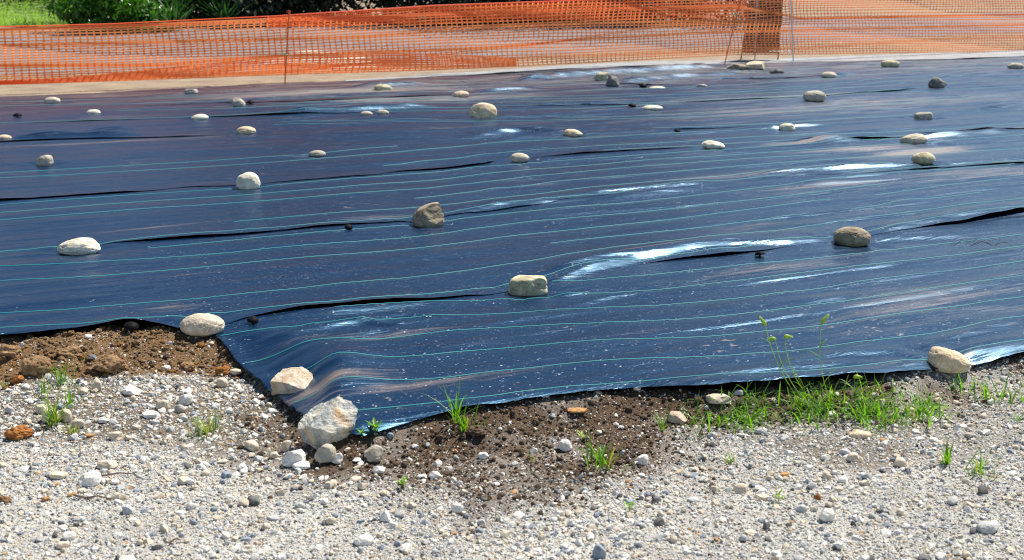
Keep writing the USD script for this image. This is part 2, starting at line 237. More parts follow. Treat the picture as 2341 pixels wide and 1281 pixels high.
# ------------------------------------------------------------------ ground
def zones(x, y):
    """share of dark soil, brown clay bank, dirty gravel"""
    n = fbm(x * 2.2, y * 2.2, o=4, seed=31) - .5; n2 = fbm(x * 9, y * 9, o=3, seed=33) - .5
    def poly(px, soft, amp):
        p = np.array([hit(*q)[:2] for q in px]); P = Polygon(p); d = np.full(x.shape, 1e9)
        for (ax, ay), (bx, by) in zip(p, np.roll(p, -1, 0)):
            dx, dy = bx - ax, by - ay; t = np.clip(((x - ax) * dx + (y - ay) * dy) / (dx * dx + dy * dy), 0, 1); d = np.minimum(d, np.hypot(x - ax - t * dx, y - ay - t * dy))
        return sstep(-soft, soft, d * np.where(shapely.contains_xy(P, x, y), 1, -1) + amp * n + amp * .5 * n2)
    dark = poly([(600, 900), (640, 1010), (690, 1070), (800, 1130), (900, 1165), (1050, 1165), (1250, 1150), (1450, 1120), (1580, 1060), (1650, 1010), (1800, 970), (2000, 965), (2130, 930), (2230, 905), (2341, 885), (2900, 860), (2900, 700), (2000, 780), (1400, 850), (820, 960)], .23, .55)
    clay = poly([(-900, 905), (0, 880), (250, 868), (430, 862), (560, 866), (600, 890), (560, 800), (450, 740), (0, 700), (-900, 700)], .035, .18)
    dirt = poly([(-900, 1010), (0, 1000), (300, 1000), (600, 1060), (760, 1120), (760, 1000), (600, 860), (-900, 860)], .12, .4)
    dirt = np.maximum(dirt, .9 * poly([(1700, 1000), (1860, 990), (2050, 1010), (2060, 1060), (1900, 1085), (1740, 1050)], .05, .3))
    dirt = np.maximum(dirt, .55 * poly([(1650, 950), (2341, 880), (2900, 860), (2900, 1010), (2341, 1060), (1700, 1040)], .1, .4))
    return dark, clay, dirt
def ground_detail(x, y, zn):
    dark, clay, dirt = zn; near = sstep(9, 7, y) * sstep(1.5, 2.5, y)
    d = .010 * (fbm(x * 6, y * 6, o=3, seed=41) - .5) + dark * .026 * (fbm(x * 17, y * 17, o=4, seed=42) - .5) + clay * (.055 * (fbm(x * 11, y * 11, o=4, seed=43) - .5) + .02 * np.abs(fbm(x * 30, y * 30, o=2, seed=44) - .5)) + dirt * .014 * (fbm(x * 22, y * 22, o=3, seed=45) - .5)
    return d * near
def under(x, y):                                                  # the bed lies lower below the cloth
    u, v = to_uv(x, y)
    ins = np.maximum(sstep(.03, .22, v - sv(0, u)) * sstep(.02, .15, u - cut_u(v)), sstep(.03, .22, v - sv(1, u)))
    return -.06 * ins * sstep(.02, -.12, v - sv(7, u))
def ground_z(x, y):
    zn = zones(x, y); return base_z(x, y) + ground_detail(x, y, zn) + under(x, y)
def axis(lo, hi, step, out_lo, out_hi, growth=1.13):
    a = list(np.arange(lo, hi + 1e-9, step)); s = step
    while a[-1] < out_hi: s *= growth; a.append(a[-1] + s)
    s = step
    while a[0] > out_lo: s *= growth; a.insert(0, a[0] - s)
    return np.array(a)
gx, gy = axis(-3.2, 3.2, .016, -350, 350), axis(2.7, 6.4, .013, -60, 600, 1.09)
X, Y = np.meshgrid(gx, gy); xs, ys = X.ravel(), Y.ravel()
zn = zones(xs, ys); gz = base_z(xs, ys) + ground_detail(xs, ys, zn) + under(xs, ys)
C = np.array
tone = np.ones((len(xs), 3)) * C([.41, .40, .375])
far = sstep(14, 17, ys)[:, None]; tone = tone * (1 - far) + far * C([.24, .19, .14])
for w, c in ((zn[2], (.15, .125, .095)), (zn[0] * (.75 + .25 * sstep(.35, .6, fbm(xs * 5, ys * 5, o=3, seed=81))), (.098, .066, .043)), (zn[1], (.17, .105, .052))): tone = tone * (1 - w[:, None]) + w[:, None] * C(c)
g = usdkit.mesh(stage, '/World/ground', (np.stack([xs, ys, gz], 1), grid_faces(len(gy), len(gx))), M['ground'], smooth=True)
primvar(g, 'soil_tone', tone, True); tag(g, 'gravel and bare soil ground', 'ground', kind='structure')

def draped(name, fx0, fx1, fy0, fy1, m, label, cat, lift=.004, n=(60, 60), wob=.3, kind='structure'):
    """a ground sheet between two lines parallel to the fence; y measured from the fence line"""
    s, t = np.meshgrid(np.linspace(0, 1, n[0]), np.linspace(0, 1, n[1])); x = fx0 + (fx1 - fx0) * s
    e = wob * (fbm(x * .8, 2.2, o=3, seed=51) - .5)
    y = fence_y(x) + fy0 + (fy1 - fy0) * t + e
    z = base_z(x, y) + lift
    return solo(name, (np.stack([x.ravel(), y.ravel(), z.ravel()], 1), grid_faces(*n[::-1])), m, label, cat, smooth=True, kind=kind)
M['asphalt'] = rock_mat('asphalt', [(.11, .095, .10), (.15, .13, .135), (.19, .165, .165)], 3.0, .9, .3, 'tc.object', .2)
M['grass_ground'] = rock_mat('grass_ground', [(.045, .09, .012), (.09, .16, .02), (.15, .2, .04)], 3.0, .95, .6)
draped('road', -24, 34, 4.6, 15., M['asphalt'], 'grey asphalt road beyond the orange net', 'road', n=(120, 60))

# ------------------------------------------------------------------ sheets
DUST_REFLECTION = [(740, 895, .30, .08, .35), (900, 785, .35, .05, .32), (950, 892, .45, .05, .30), (1960, 346, .7, .16, .52), (2080, 355, .5, .12, .5), (1850, 330, .5, .10, .5), (2150, 350, .5, .2, .35), (2000, 850, .4, .1, .12), (1780, 625, .7, .2, .16), (2180, 690, .6, .3, .2), (2000, 720, .6, .3, .14),  # first patch is a tan reflection by the corner stones, painted in like dust
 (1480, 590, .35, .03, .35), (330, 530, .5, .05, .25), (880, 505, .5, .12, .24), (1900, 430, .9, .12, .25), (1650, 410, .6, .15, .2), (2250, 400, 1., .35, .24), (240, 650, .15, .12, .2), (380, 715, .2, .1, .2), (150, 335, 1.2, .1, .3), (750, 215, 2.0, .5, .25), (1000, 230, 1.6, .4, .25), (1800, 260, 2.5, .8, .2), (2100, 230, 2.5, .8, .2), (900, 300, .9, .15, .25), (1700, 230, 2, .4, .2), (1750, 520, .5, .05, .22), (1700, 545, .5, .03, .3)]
dust_reflection_uv = [(*to_uv(*bed(a, b)[:2]), lu, lv, s) for a, b, lu, lv, s in DUST_REFLECTION]
def dust_reflection_at(u, v):
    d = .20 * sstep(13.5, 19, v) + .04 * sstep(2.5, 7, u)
    for du, dv, lu, lv, s in dust_reflection_uv: d = d + s * np.exp(-((u - du) / lu) ** 2 - ((v - dv) / lv) ** 2)
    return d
sheet_names = [('nearest black woven sheet with frayed cut end and ragged front edge', 8.4), ('second black woven sheet from the front, its left edge lying over the brown soil bank', 10.2),
 ('third black woven sheet from the front, behind the seam of the upright grey-brown stone', 12.6), ('fourth black woven sheet from the front, crumpled and spilled with sand at the right', 15.2),
 ('narrower black woven sheet just beyond the tan stone with wrinkled glossy folds', 19.2), ('second last black woven sheet before the net, carrying the large tan stone', 23.2), ('farthest black woven sheet, dusty brown, along the foot of the orange net', 29.)]
def sheet_geo(k, u, v, lower=0.0):
    """a point of sheet k at (u, v): height"""
    x, y = to_xy(u, v); dv = v - sv(k, u)
    L = sl(k, u) * np.exp(-(np.maximum(dv, 0) / (.17 if k else .13)) ** 1.5)
    if k == 0: L = L + .012 * np.exp(-((u - cut_u(v)) / .06) ** 2) - .03 * np.exp(-(np.maximum(dv, 0) / .02) ** 2) * 0
    fall = -.016 * sstep(-.02, .16, v - (sv(k + 1, u))) if k < 7 else 0
    return x, y, base_z(x, y) + .022 + cloth_z(u, v) + L + fall + lower
def build_sheet(k):
    label, u1 = sheet_names[k]; u0 = CUT_U if k == 0 else -1.2
    du, dvs = (.025, .011) if k < 2 else (.035, .018) if k < 4 else (.06, .024)
    nu = int((u1 - u0) / du); s = np.linspace(0, 1, nu)
    wid = float(np.median(sv(k + 1, np.linspace(u0, u1, 50)) - sv(k, np.linspace(u0, u1, 50)))) + .14
    nv = int(wid / dvs); t = np.linspace(0, 1, nv) ** 1.12
    S, Tt = np.meshgrid(s, t)
    U = u0 + (u1 - u0) * S; far_v = sv(k + 1, U) + (.14 if k < 6 else .03)
    V = sv(k, U) + (far_v - sv(k, U)) * Tt
    if k == 0:
        U = U + (cut_u(V) - CUT_U) * (1 - S) ** 8
        V = sv(k, U) + (sv(k + 1, U) + .14 - sv(k, U)) * Tt
    fray = (.006 if k == 0 else .003) * (fbm(U * 60, 1.0, o=2, seed=k) - .5) * (Tt < 1e-6); V = V + fray
    x, y, z = sheet_geo(k, U, V)
    root = thing('ground_sheet', label, 'weed sheet')
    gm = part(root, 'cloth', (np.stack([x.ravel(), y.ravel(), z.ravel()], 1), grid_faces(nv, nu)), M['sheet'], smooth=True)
    primvar(gm, 'dust_reflection', dust_reflection_at(U.ravel(), V.ravel()))
    # woven marker threads
    step = .30 if k == 0 else .345; off = .085
    uu = np.arange(u0 + .02, u1, .03)
    j = 0
    while True:
        vb = sv(k, uu)
        vv = .5 * (vb + np.median(vb)) if False else np.interp(uu, uu, np.convolve(np.pad(vb, 20, 'edge'), np.ones(41) / 41, 'valid')) + off + j * step + .006 * (fbm(uu * .7, j * 3.7 + k, o=2) - .5)
        if off + j * step > wid - .2: break
        ok = (vv > sv(k, uu) + .012) & (vv < sv(k + 1, uu) - .01) & ((k > 0) | (uu > cut_u(vv) + .005))
        # keep the longest run
        idx = np.flatnonzero(ok)
        if len(idx) > 10 and not (k >= 3 and rng.random() < .35):
            runs = np.split(idx, np.flatnonzero(np.diff(idx) > 1) + 1); r = max(runs, key=len); q_ = rng.random(3)
            if k >= 1: r = r[int(len(r) * .45 * q_[0] * (q_[2] > .4)):int(len(r) * (1 - .4 * q_[1] * (q_[2] < .7)))]
            a, b = uu[r], vv[r]; hw = .0013 + .00008 * k
            rows = []
            for o, lift in ((-hw, .0012), (0, .0034), (hw, .0012)):
                X_, Y_, Z_ = sheet_geo(k, a, b + o); rows.append(np.stack([X_, Y_, Z_ + lift], 1))
            part(root, 'marker_thread', (np.vstack(rows), grid_faces(3, len(a))), M['thread'], smooth=True)
        j += 1
    return root
# ------------------------------------------------------------------ stones on the sheets
def make_stone(w, d, h, seed, q=2.0, planes=0, depth=.85, rough=.13, fine=.045, taper=0.0, lean=0.0, flat=.75, sub=4, over=0.0):
    m = trimesh.creation.icosphere(subdivisions=sub); n = np.array(m.vertices); r = np.random.default_rng(seed)
    p = n / (np.abs(n) ** q).sum(1, keepdims=True) ** (1 / q)
    for _ in range(planes):
        k = r.normal(size=3); k[2] = abs(k[2]) * .8 - .1; k /= np.linalg.norm(k); c = depth * r.uniform(.82, 1.12)
        pr = p @ k; p = p - k * (np.maximum(0, pr - c) * .93)[:, None]
    o = r.uniform(0, 50, 3)
    p = p * (1 + rough * 2 * (meshkit.fbm(n * 1.3 + o, 2, seed) - .5) + fine * 2 * (meshkit.fbm(n * 5 + o, 3, seed + 1) - .5))[:, None]
    p[:, 2] = np.where(p[:, 2] < 0, p[:, 2] * flat, p[:, 2])
    lo, hi = p.min(0), p.max(0); p = (p - (lo + hi) / 2) / ((hi - lo) / 2)
    p[:, 2] = (p[:, 2] + 1) * (1 - taper * p[:, 0]) - 1; p[:, 0] += lean * (p[:, 2] + 1) * .5; p[:, 1] -= over * (p[:, 2] + 1) * .5
    lo, hi = p.min(0), p.max(0); p = (p - (lo + hi) / 2) / ((hi - lo) / 2)
    v = p * np.array([w, d, h]) / 2; v[:, 2] += h / 2
    return trimesh.Trimesh(v, m.faces, process=False)
def hull_stone(pts, seed, scale=1.0, rough=.006, sub=4):
    m = trimesh.convex.convex_hull(np.array(pts) * scale)
    for _ in range(sub): m = m.subdivide()
    m = trimesh.Trimesh(m.vertices, m.faces, process=True); trimesh.smoothing.filter_taubin(m, iterations=6)
    n = np.array(m.vertex_normals); p = np.array(m.vertices)
    p = p + n * (rough * 2 * (meshkit.fbm(p * 28 + seed, 3, seed) - .5) + rough * 1.1 * (meshkit.fbm(p * 110 + seed, 2, seed + 1) - .5))[:, None]
    return trimesh.Trimesh(p, m.faces, process=False)
M['beige'] = rock_mat('beige', [(.30, .25, .18), (.44, .38, .29), (.56, .50, .40)], 11)
M['pale'] = rock_mat('pale', [(.36, .32, .22), (.56, .52, .41), (.68, .64, .54)], 13)
M['greyish'] = rock_mat('greyish', [(.20, .18, .14), (.33, .30, .245), (.44, .41, .34)], 12)
M['brownish'] = rock_mat('brownish', [(.13, .10, .065), (.24, .195, .135), (.36, .30, .21)], 12)
M['mossy'] = rock_mat('mossy', [(.20, .175, .10), (.38, .345, .22), (.54, .50, .37)], 12)
M['tan'] = rock_mat('tan', [(.33, .24, .14), (.50, .40, .27), (.60, .52, .38)], 10)
M['dark'] = rock_mat('dark', [(.07, .07, .065), (.14, .135, .125), (.24, .23, .21)], 14)
M['quartz'] = rock_mat('quartz', [(.28, .18, .10), (.44, .36, .27), (.58, .52, .44)], 16, .8, .9)
M['boulder'] = mat('boulder', {'tc': ('texture_coordinate', {}), 'n': ('noise_texture', {'scale': 13.0, 'detail': 8.0, 'roughness': .72, 'distortion': .3}), 'r': ('rgb_ramp', {'ramp': [(.32, (.09, .10, .105)), (.43, (.26, .275, .265)), (.53, (.43, .42, .36)), (.66, (.58, .52, .41))]}),
    'n2': ('noise_texture', {'scale': 5.0, 'detail': 5.0, 'roughness': .7, 'distortion': .5}), 'r2': ('rgb_ramp', {'ramp': [(.50, (0,) * 3), (.62, (.9,) * 3)]}), 'm': ('mix', {'color2': (.42, .22, .07)}),
    'n3': ('noise_texture', {'scale': 130.0, 'detail': 4.0}), 'b': ('bump', {'strength': .9, 'distance': .02}), 'b2': ('bump', {'strength': .6, 'distance': .005}), 'p': ('principled_bsdf', {'roughness': .75, 'specular_ior_level': .3})},
    [('tc.object', 'n.vector'), ('tc.object', 'n2.vector'), ('tc.object', 'n3.vector'), ('n.fac', 'r.fac'), ('n2.fac', 'r2.fac'), ('r.color', 'm.color1'), ('r2.color', 'm.fac'), ('m.color', 'p.base_color'), ('n.fac', 'b.height'), ('n3.fac', 'b2.height'), ('b.normal', 'b2.normal'), ('b2.normal', 'p.normal')])
# cx, bottom y, width, height in pixels, material, shape, label
R = dict
STONES = [
 (181, 580, 97, 46, 'pale', R(q=2.3, rough=.12, lean=-.12, taper=-.15), 'flat-topped pale beige stone lying on the sheets near the left edge'),
 (463, 768, 103, 58, 'beige', R(q=2.1, rough=.05, planes=1, depth=.97), 'smooth egg-shaped beige stone with a chipped right end above the frayed sheet corner'),
 (670, 893, 97, 64, 'quartz', R(q=5, planes=6, depth=.86, rough=.10, fine=.03, over=.35), 'angular pale tan block of stone just behind the big boulder'),
 (1207, 672, 90, 52, 'mossy', R(q=5, planes=3, depth=1.0, rough=.10, over=.25), 'boxy yellowish-green topped stone at the middle of the sheets'),
 (1947, 560, 86, 51, 'brownish', R(q=2.2, rough=.06, lean=-.15), 'rounded dark brown-grey stone on the second seam at the right'),
 (2168, 851, 100, 66, 'tan', R(q=2.4, rough=.07, taper=.28, planes=1), 'wedge-shaped beige stone at the right end of the front sheet edge'),
 (979, 517, 75, 64, 'brownish', R(q=2.8, rough=.10, taper=-.2, planes=2, depth=.95), 'upright grey-brown stone on the seam left of centre'),
 (568, 431, 55, 46, 'pale', R(q=2.2, rough=.08, planes=1), 'whitish round stone with dark crust at its lower right'),
 (103, 378, 38, 30, 'greyish', R(q=2.2, taper=-.2, rough=.1), 'upright grey-beige stone nearest the left edge on the fourth sheet'),
 (725, 357, 40, 17, 'greyish', R(rough=.08), 'low flat grey stone to the upper right of the whitish round stone'),
 (1188, 370, 45, 25, 'beige', R(rough=.07), 'domed beige stone at the end of the dark seam in mid picture'),
 (1630, 339, 54, 22, 'pale', R(rough=.1, taper=.2), 'long pale beige stone tapering right, left of the sand spill'),
 (1310, 311, 44, 20, 'tan', R(rough=.09, taper=.15), 'half-round tan stone beside the glossy folds in upper middle'),
 (2088, 327, 62, 27, 'beige', R(rough=.12, taper=-.15), 'lumpy beige stone just above the oval stone at the right'),
 (2110, 374, 55, 30, 'mossy', R(rough=.05), 'smooth olive oval stone right of the sand spill'),
 (1799, 297, 38, 20, 'pale', R(q=2.3, rough=.12, planes=2), 'small pale knobby stone above the torn sheet lump'),
 (563, 305, 45, 22, 'tan', R(rough=.06), 'domed tan stone behind the whitish round stone'),
 (1105, 270, 63, 41, 'tan', R(q=2.3, planes=3, rough=.1, depth=.95), 'largest tan stone in the far half of the sheets'),
 (457, 273, 40, 17, 'pale', R(rough=.06, taper=-.1), 'pale oblong stone left of the far black seam'),
 (838, 262, 28, 12, 'beige', R(rough=.1), 'left one of the two small beige stones side by side'),
 (875, 260, 28, 13, 'beige', R(rough=.1), 'right one of the two small beige stones side by side'),
 (1491, 250, 48, 14, 'pale', R(rough=.07), 'flat pale stone lying alone right of the large tan stone'),
 (2110, 271, 42, 20, 'greyish', R(q=2.5, rough=.1, taper=-.1), 'light grey block-like stone above the lumpy beige stone'),
 (214, 260, 32, 14, 'pale', R(rough=.06), 'small pale stone between the leftmost two far stones and the net'),
 (546, 243, 30, 24, 'greyish', R(q=2.2, rough=.12, planes=1, taper=.2), 'knobby grey stone below the left orange stake'),
 (120, 236, 36, 18, 'beige', R(q=2.2, rough=.07), 'beige stone nearest the net at the far left'),
 (437, 214, 32, 15, 'greyish', R(q=2.2, rough=.15, planes=3), 'dusty grey stone at the far sheet edge left of the orange stake'),
 (876, 206, 42, 18, 'mossy', R(rough=.14, taper=.2), 'greenish grey stone right of the left orange stake'),
 (1053, 221, 38, 17, 'tan', R(rough=.07, taper=-.1), 'tan stone between the greenish stone and the large tan one'),
 (1379, 184, 40, 22, 'mossy', R(q=2.6, planes=4, depth=.85), 'green-grey chunk leaning behind the dark triangular stone'),
 (1401, 198, 32, 28, 'dark', R(q=2.4, planes=5, depth=.75, taper=.2), 'dark grey triangular stone near the middle of the far sheet'),
 (1862, 231, 51, 27, 'greyish', R(q=2.3, rough=.1, planes=2), 'stout grey stone standing in the far right middle'),
 (2142, 201, 40, 28, 'dark', R(q=2.1, rough=.12, planes=4, depth=.85), 'dark pointed stone at the far right'),
 (1895, 178, 36, 16, 'beige', R(rough=.07), 'beige stone beside a white glint below the folding sign'),
 (2035, 153, 42, 18, 'mossy', R(q=2.3, rough=.08), 'yellowish stone lying on the grey strip at the far right'),
 (2322, 157, 38, 16, 'greyish', R(rough=.08), 'grey stone cut by the right edge near the net'),
 (1502, 201, 36, 7, 'pale', R(rough=.08), 'thin flat pale stone right of the dark triangular stone'),
 (1605, 199, 24, 9, 'greyish', R(rough=.12, planes=2), 'tiny grey stone below the foot of the leaning stake'),
 (10, 317, 34, 14, 'tan', R(rough=.08), 'pinkish tan stone cut by the left edge of the picture'),
 (1684, 158, 46, 16, 'brownish', R(q=2.6, planes=4, depth=.85), 'brown stone at the foot of the leaning stake'),
 (1724, 159, 52, 19, 'tan', R(q=2.6, planes=5, depth=.8), 'broken tan chunk in the middle of the heap under the folding sign'),
 (1776, 168, 34, 14, 'dark', R(q=2.4, planes=3, depth=.85), 'dark stone at the right end of the heap under the folding sign')]
placed = []
for i, (cx, by, w, h, m, kw, label) in enumerate(STONES):
    p0 = sheet_hit(cx, by); d = math.hypot(p0[1], EYE); sc = d / FPX; W = w * sc
    D = W * (.72 if w > 1.35 * h else .9); ang = math.atan2(EYE - p0[2], p0[1])
    Hh = max((h * sc - D * math.sin(ang) * .55) / math.cos(ang), .42 * h * sc) * 1.05
    c = sheet_hit(cx, by); c = c + np.array([c[0] / c[1], 1, 0]) * D * .42
    placed.append((c, W, D, Hh, label))
    u, v = to_uv(c[0], c[1]); DIPS.append((u, v, max(W, D) * .62, .018))
    mesh = make_stone(W, D, Hh, 100 + i, sub=5 if w > 70 else 4, **kw)
    if cx == 670: mesh = hull_stone([(-.045, .05, .078), (.03, .05, .085), (.07, .03, .066), (-.082, -.035, .052), (-.02, -.06, .056), (.05, -.06, .028), (.085, -.01, .036), (-.075, -.04, 0), (-.02, -.055, 0), (.04, -.055, 0), (.082, 0, 0), (.05, .06, 0), (-.06, .06, 0)], 44, 1.04, .005)
    z = float(sheet_top(np.array([c[0]]), np.array([c[1]]))[0])
    solo('weight_stone', mesh, M[m], label, 'stone', (c[0], c[1], z - (.22 if cx == 2168 else .10) * Hh), 'stones weighting down the black sheets', smooth=40)
# the sheets themselves, dented by the stones
sheets = [build_sheet(k) for k in range(7)]
# frayed threads along the cut end
fr = []
for v in np.arange(4.30, 5.62, .006):
    L = rng.uniform(.015, .055); a = rng.normal(0, .5); u = float(cut_u(v)) + .004
    x, y, z = (float(q) for q in sheet_geo(0, np.array(u), np.array(v)))
    e = np.array([-UX * L * math.cos(a) - UY * L * math.sin(a), -UY * L * math.cos(a) + UX * L * math.sin(a), -.35 * L - .4 * L * rng.random()])
    p = np.array([x, y, z]); fr.append(tube([p, p + e * .5 + [0, 0, .1 * L], p + e], [.0016, .0013, .0007], 3, False))
part(sheets[0], 'fringe', join(fr), M['fringe'], kind='stuff')

# the boulder on the corner
c = hit(741, 1035, base_z); c = c + [0, .10, 0]; bz = float(base_z(c[:1], c[1:2])[0])
bm = hull_stone([(.03, .07, .145), (.085, .05, .135), (-.05, .06, .115), (-.088, .03, .09), (-.108, -.03, .055), (-.045, -.085, .082), (.03, -.095, .062), (.10, -.06, .078), (.112, 0, .12), (-.085, -.035, .0), (-.03, -.07, -.01), (.045, -.06, -.01), (.088, -.02, 0), (.08, .07, 0), (-.07, .07, 0)], 31, .97, .008)
solo('boulder', bm, M['boulder'], 'big angular blue-grey and rust boulder holding down the front corner of the sheet', 'boulder', (c[0], c[1], bz - .01), smooth=14)
BOULDER = c

# ------------------------------------------------------------------ pins that hold the sheets
def pin(px, py, r, label, tilt=0.0, s=1.0, lift=.03):
    p = sheet_hit(px, py); root = thing('sheet_pin', label, 'pin', (p[0], p[1], p[2] + lift - .02), 'black pins through the sheets')
    an = np.linspace(0, 2 * np.pi, 13)[:-1]; prof = [(1.0, 0), (.97, .28), (.72, .55), (.3, .68)]
    v = [np.stack([r * a * np.cos(an), r * a * np.sin(an), np.full(12, r * b)], 1) for a, b in prof] + [np.array([[0, 0, r * .7], [0, 0, 0]])]
    f = [tri(np.stack([k * 12 + np.arange(12), k * 12 + (np.arange(12) + 1) % 12, (k + 1) * 12 + (np.arange(12) + 1) % 12, (k + 1) * 12 + np.arange(12)], 1)) for k in range(3)]
    f += [np.stack([36 + np.arange(12), 36 + (np.arange(12) + 1) % 12, np.full(12, 48)], 1), np.stack([(np.arange(12) + 1) % 12, np.arange(12), np.full(12, 49)], 1)]
    V = np.vstack(v); R_ = trimesh.transformations.euler_matrix(tilt, tilt * .7, 0)[:3, :3]
    part(root, 'cap', (V @ R_.T, np.vstack(f)), M['black'], smooth=40)
    part(root, 'shank', tube([[0, 0, 0], [0, 0, -.11]], r * .16, 6), M['black'])
for a in [(300, 752, .034, 'black pin standing proud at the sheet edge above the brown soil bank', .1, 1, .026), (578, 738, .026, 'black pin at the left end of the nearest open seam', .2), (797, 524, .026, 'black pin on the seam left of the upright grey-brown stone', .3), (1737, 587, .03, 'black pin on the seam below the long white glint', -.2),
          (40, 268, .05, 'black pin by itself at the far left on the sheet', .0), (572, 238, .05, 'black pin beside the knobby grey stone', .0), (1445, 245, .05, 'black pin left of the flat pale stone', .1), (1548, 303, .035, 'black pin at the left end of the seam above the long pale stone', .1), (1470, 200, .06, 'black pin next to the thin flat pale stone', .2)]: pin(*a)

# ------------------------------------------------------------------ orange net, stakes, folding sign
def plastic(name, col, col2, fac=.5):
    return mat(name, {'p': ('principled_bsdf', {'base_color': col, 'roughness': .4}), 't': ('translucent_bsdf', {'color': col2}), 'mx': ('mix_closure', {'fac': fac})}, [('p.BSDF', 'mx.closure1'), ('t.BSDF', 'mx.closure2')], surface='mx.closure')
M['net'] = plastic('net', (.97, .26, .08), (1.0, .42, .18), .72)
M['net_edge'] = plastic('net_edge', (.88, .13, .02), (.98, .18, .03), .45)
M['stake'] = plain('stake', (.60, .10, .015), .45)
M['tie'] = plain('tie', (.12, .45, .25), .4)
FU = np.array([1, .638]) / math.hypot(1, .638); FN = np.array([-FU[1], FU[0]])
F0 = np.array([-3.7, 20.4])
def fence_pt(s, off=0.0): return F0 + FU * s + FN * off
def fence_s(px):                                                  # distance along the fence where a picture column meets it
    k = (px - 1170.5) / FPX / math.cos(PITCH)
    for _ in range(1): s = (k * F0[1] - F0[0]) / (FU[0] - k * FU[1])
    return s
s_cols = np.array([fence_s(p) for p in (-250, 0, 300, 650, 1000, 1300, 1650, 2000, 2341, 2700)])
def py_to_z(px, py):
    s = fence_s(px); p = fence_pt(s); d = ray(px, py); t = p[1] / d[1]; return EYE + d[2] * t
BOT = np.array([py_to_z(a, b) for a, b in ((0, 197), (0, 195), (300, 185), (650, 172), (1000, 160), (1300, 146), (1650, 127), (2000, 121), (2341, 117), (2341, 116))])
TOP = np.array([py_to_z(a, b) for a, b in ((0, 64), (0, 63), (300, 55), (650, 37), (1000, 13), (1170, 2), (1200, 0), (1300, -6), (1300, -6), (1300, -6))])
TOP[6:] = [py_to_z(a, b) for a, b in ((1650, -9), (2000, -13), (2341, -16), (2341, -16))]
def zbot(s): return np.interp(s, s_cols, BOT)
def ztop(s): return np.interp(s, s_cols, TOP)
def zline(pts):
    a = np.array([(fence_s(x), py_to_z(x, y)) for x, y in pts]); return lambda s: np.interp(s, a[:, 0], a[:, 1])
BANDS = [(zline([(0, 70), (650, 48), (1300, 22), (1650, 14), (1800, 40), (2341, 30)]), .05, .85), (zline([(0, 150), (400, 148), (650, 128), (1000, 113), (1250, 98), (1560, 76)]), .045, .75), (zline([(700, 165), (950, 130), (1200, 105), (1500, 60)]), .04, .6), (zline([(850, 85), (1100, 62), (1400, 52)]), .035, .6), (zline([(1820, 110), (2100, 90), (2341, 84)]), .04, .45)]
def strand_row(t, s):
    z = zbot(s) + (ztop(s) - zbot(s)) * t
    for zl, w, a in BANDS:
        d = z - zl(s); z = z - a * d * np.exp(-(d / (w * 2)) ** 2)
    return z
def net_off(s, z): return .05 * (fbm(s * .5, z * 2.0, o=2, seed=61) - .5) + .03 * np.sin(z * 9 + s * .8)
def ribbon(P3, wdir, w):
    a = P3 - wdir * w / 2; b = P3 + wdir * w / 2; n = len(P3); return np.vstack([a, b]), tri(grid_faces(2, n))
S0, S1 = s_cols[0], s_cols[-1]
def net_patch(t0, t1, sa, sb, off, rows, zf=None, pitch=.105, vw=.026, hw=.0195):
    out = []
    ss = np.arange(sa, sb, .12)
    def pos(t, s):
        if zf: z = zf[0](s) + (zf[1](s) - zf[0](s)) * t
        else: z = strand_row(t, s)
        o = net_off(s, z) + off; xy = F0 + FU * s[:, None] + FN * o[:, None]; return np.column_stack([xy, z])
    for t in np.linspace(t0, t1, rows):
        out.append(ribbon(pos(t, ss), np.array([0, 0, 1.0]), hw))
    tt = np.linspace(t0, t1, 26)
    for s in np.arange(sa, sb, pitch):
        lean = .03 * math.sin(s * 1.3)
        sv_ = s + lean * tt; p = pos_v(pos, tt, sv_); p[:, :2] += FN * .004
        out.append(ribbon(p, np.array([FU[0], FU[1], 0]), vw))
    return join(out)
def pos_v(pos, tt, s):
    return np.vstack([pos(t, np.array([a])) for t, a in zip(tt, s)])
net = thing('safety_net', 'orange plastic mesh barrier net strung along the far side of the sheets', 'safety net')
part(net, 'netting', net_patch(0, 1, S0, S1, 0, 29), M['net'], kind='stuff')
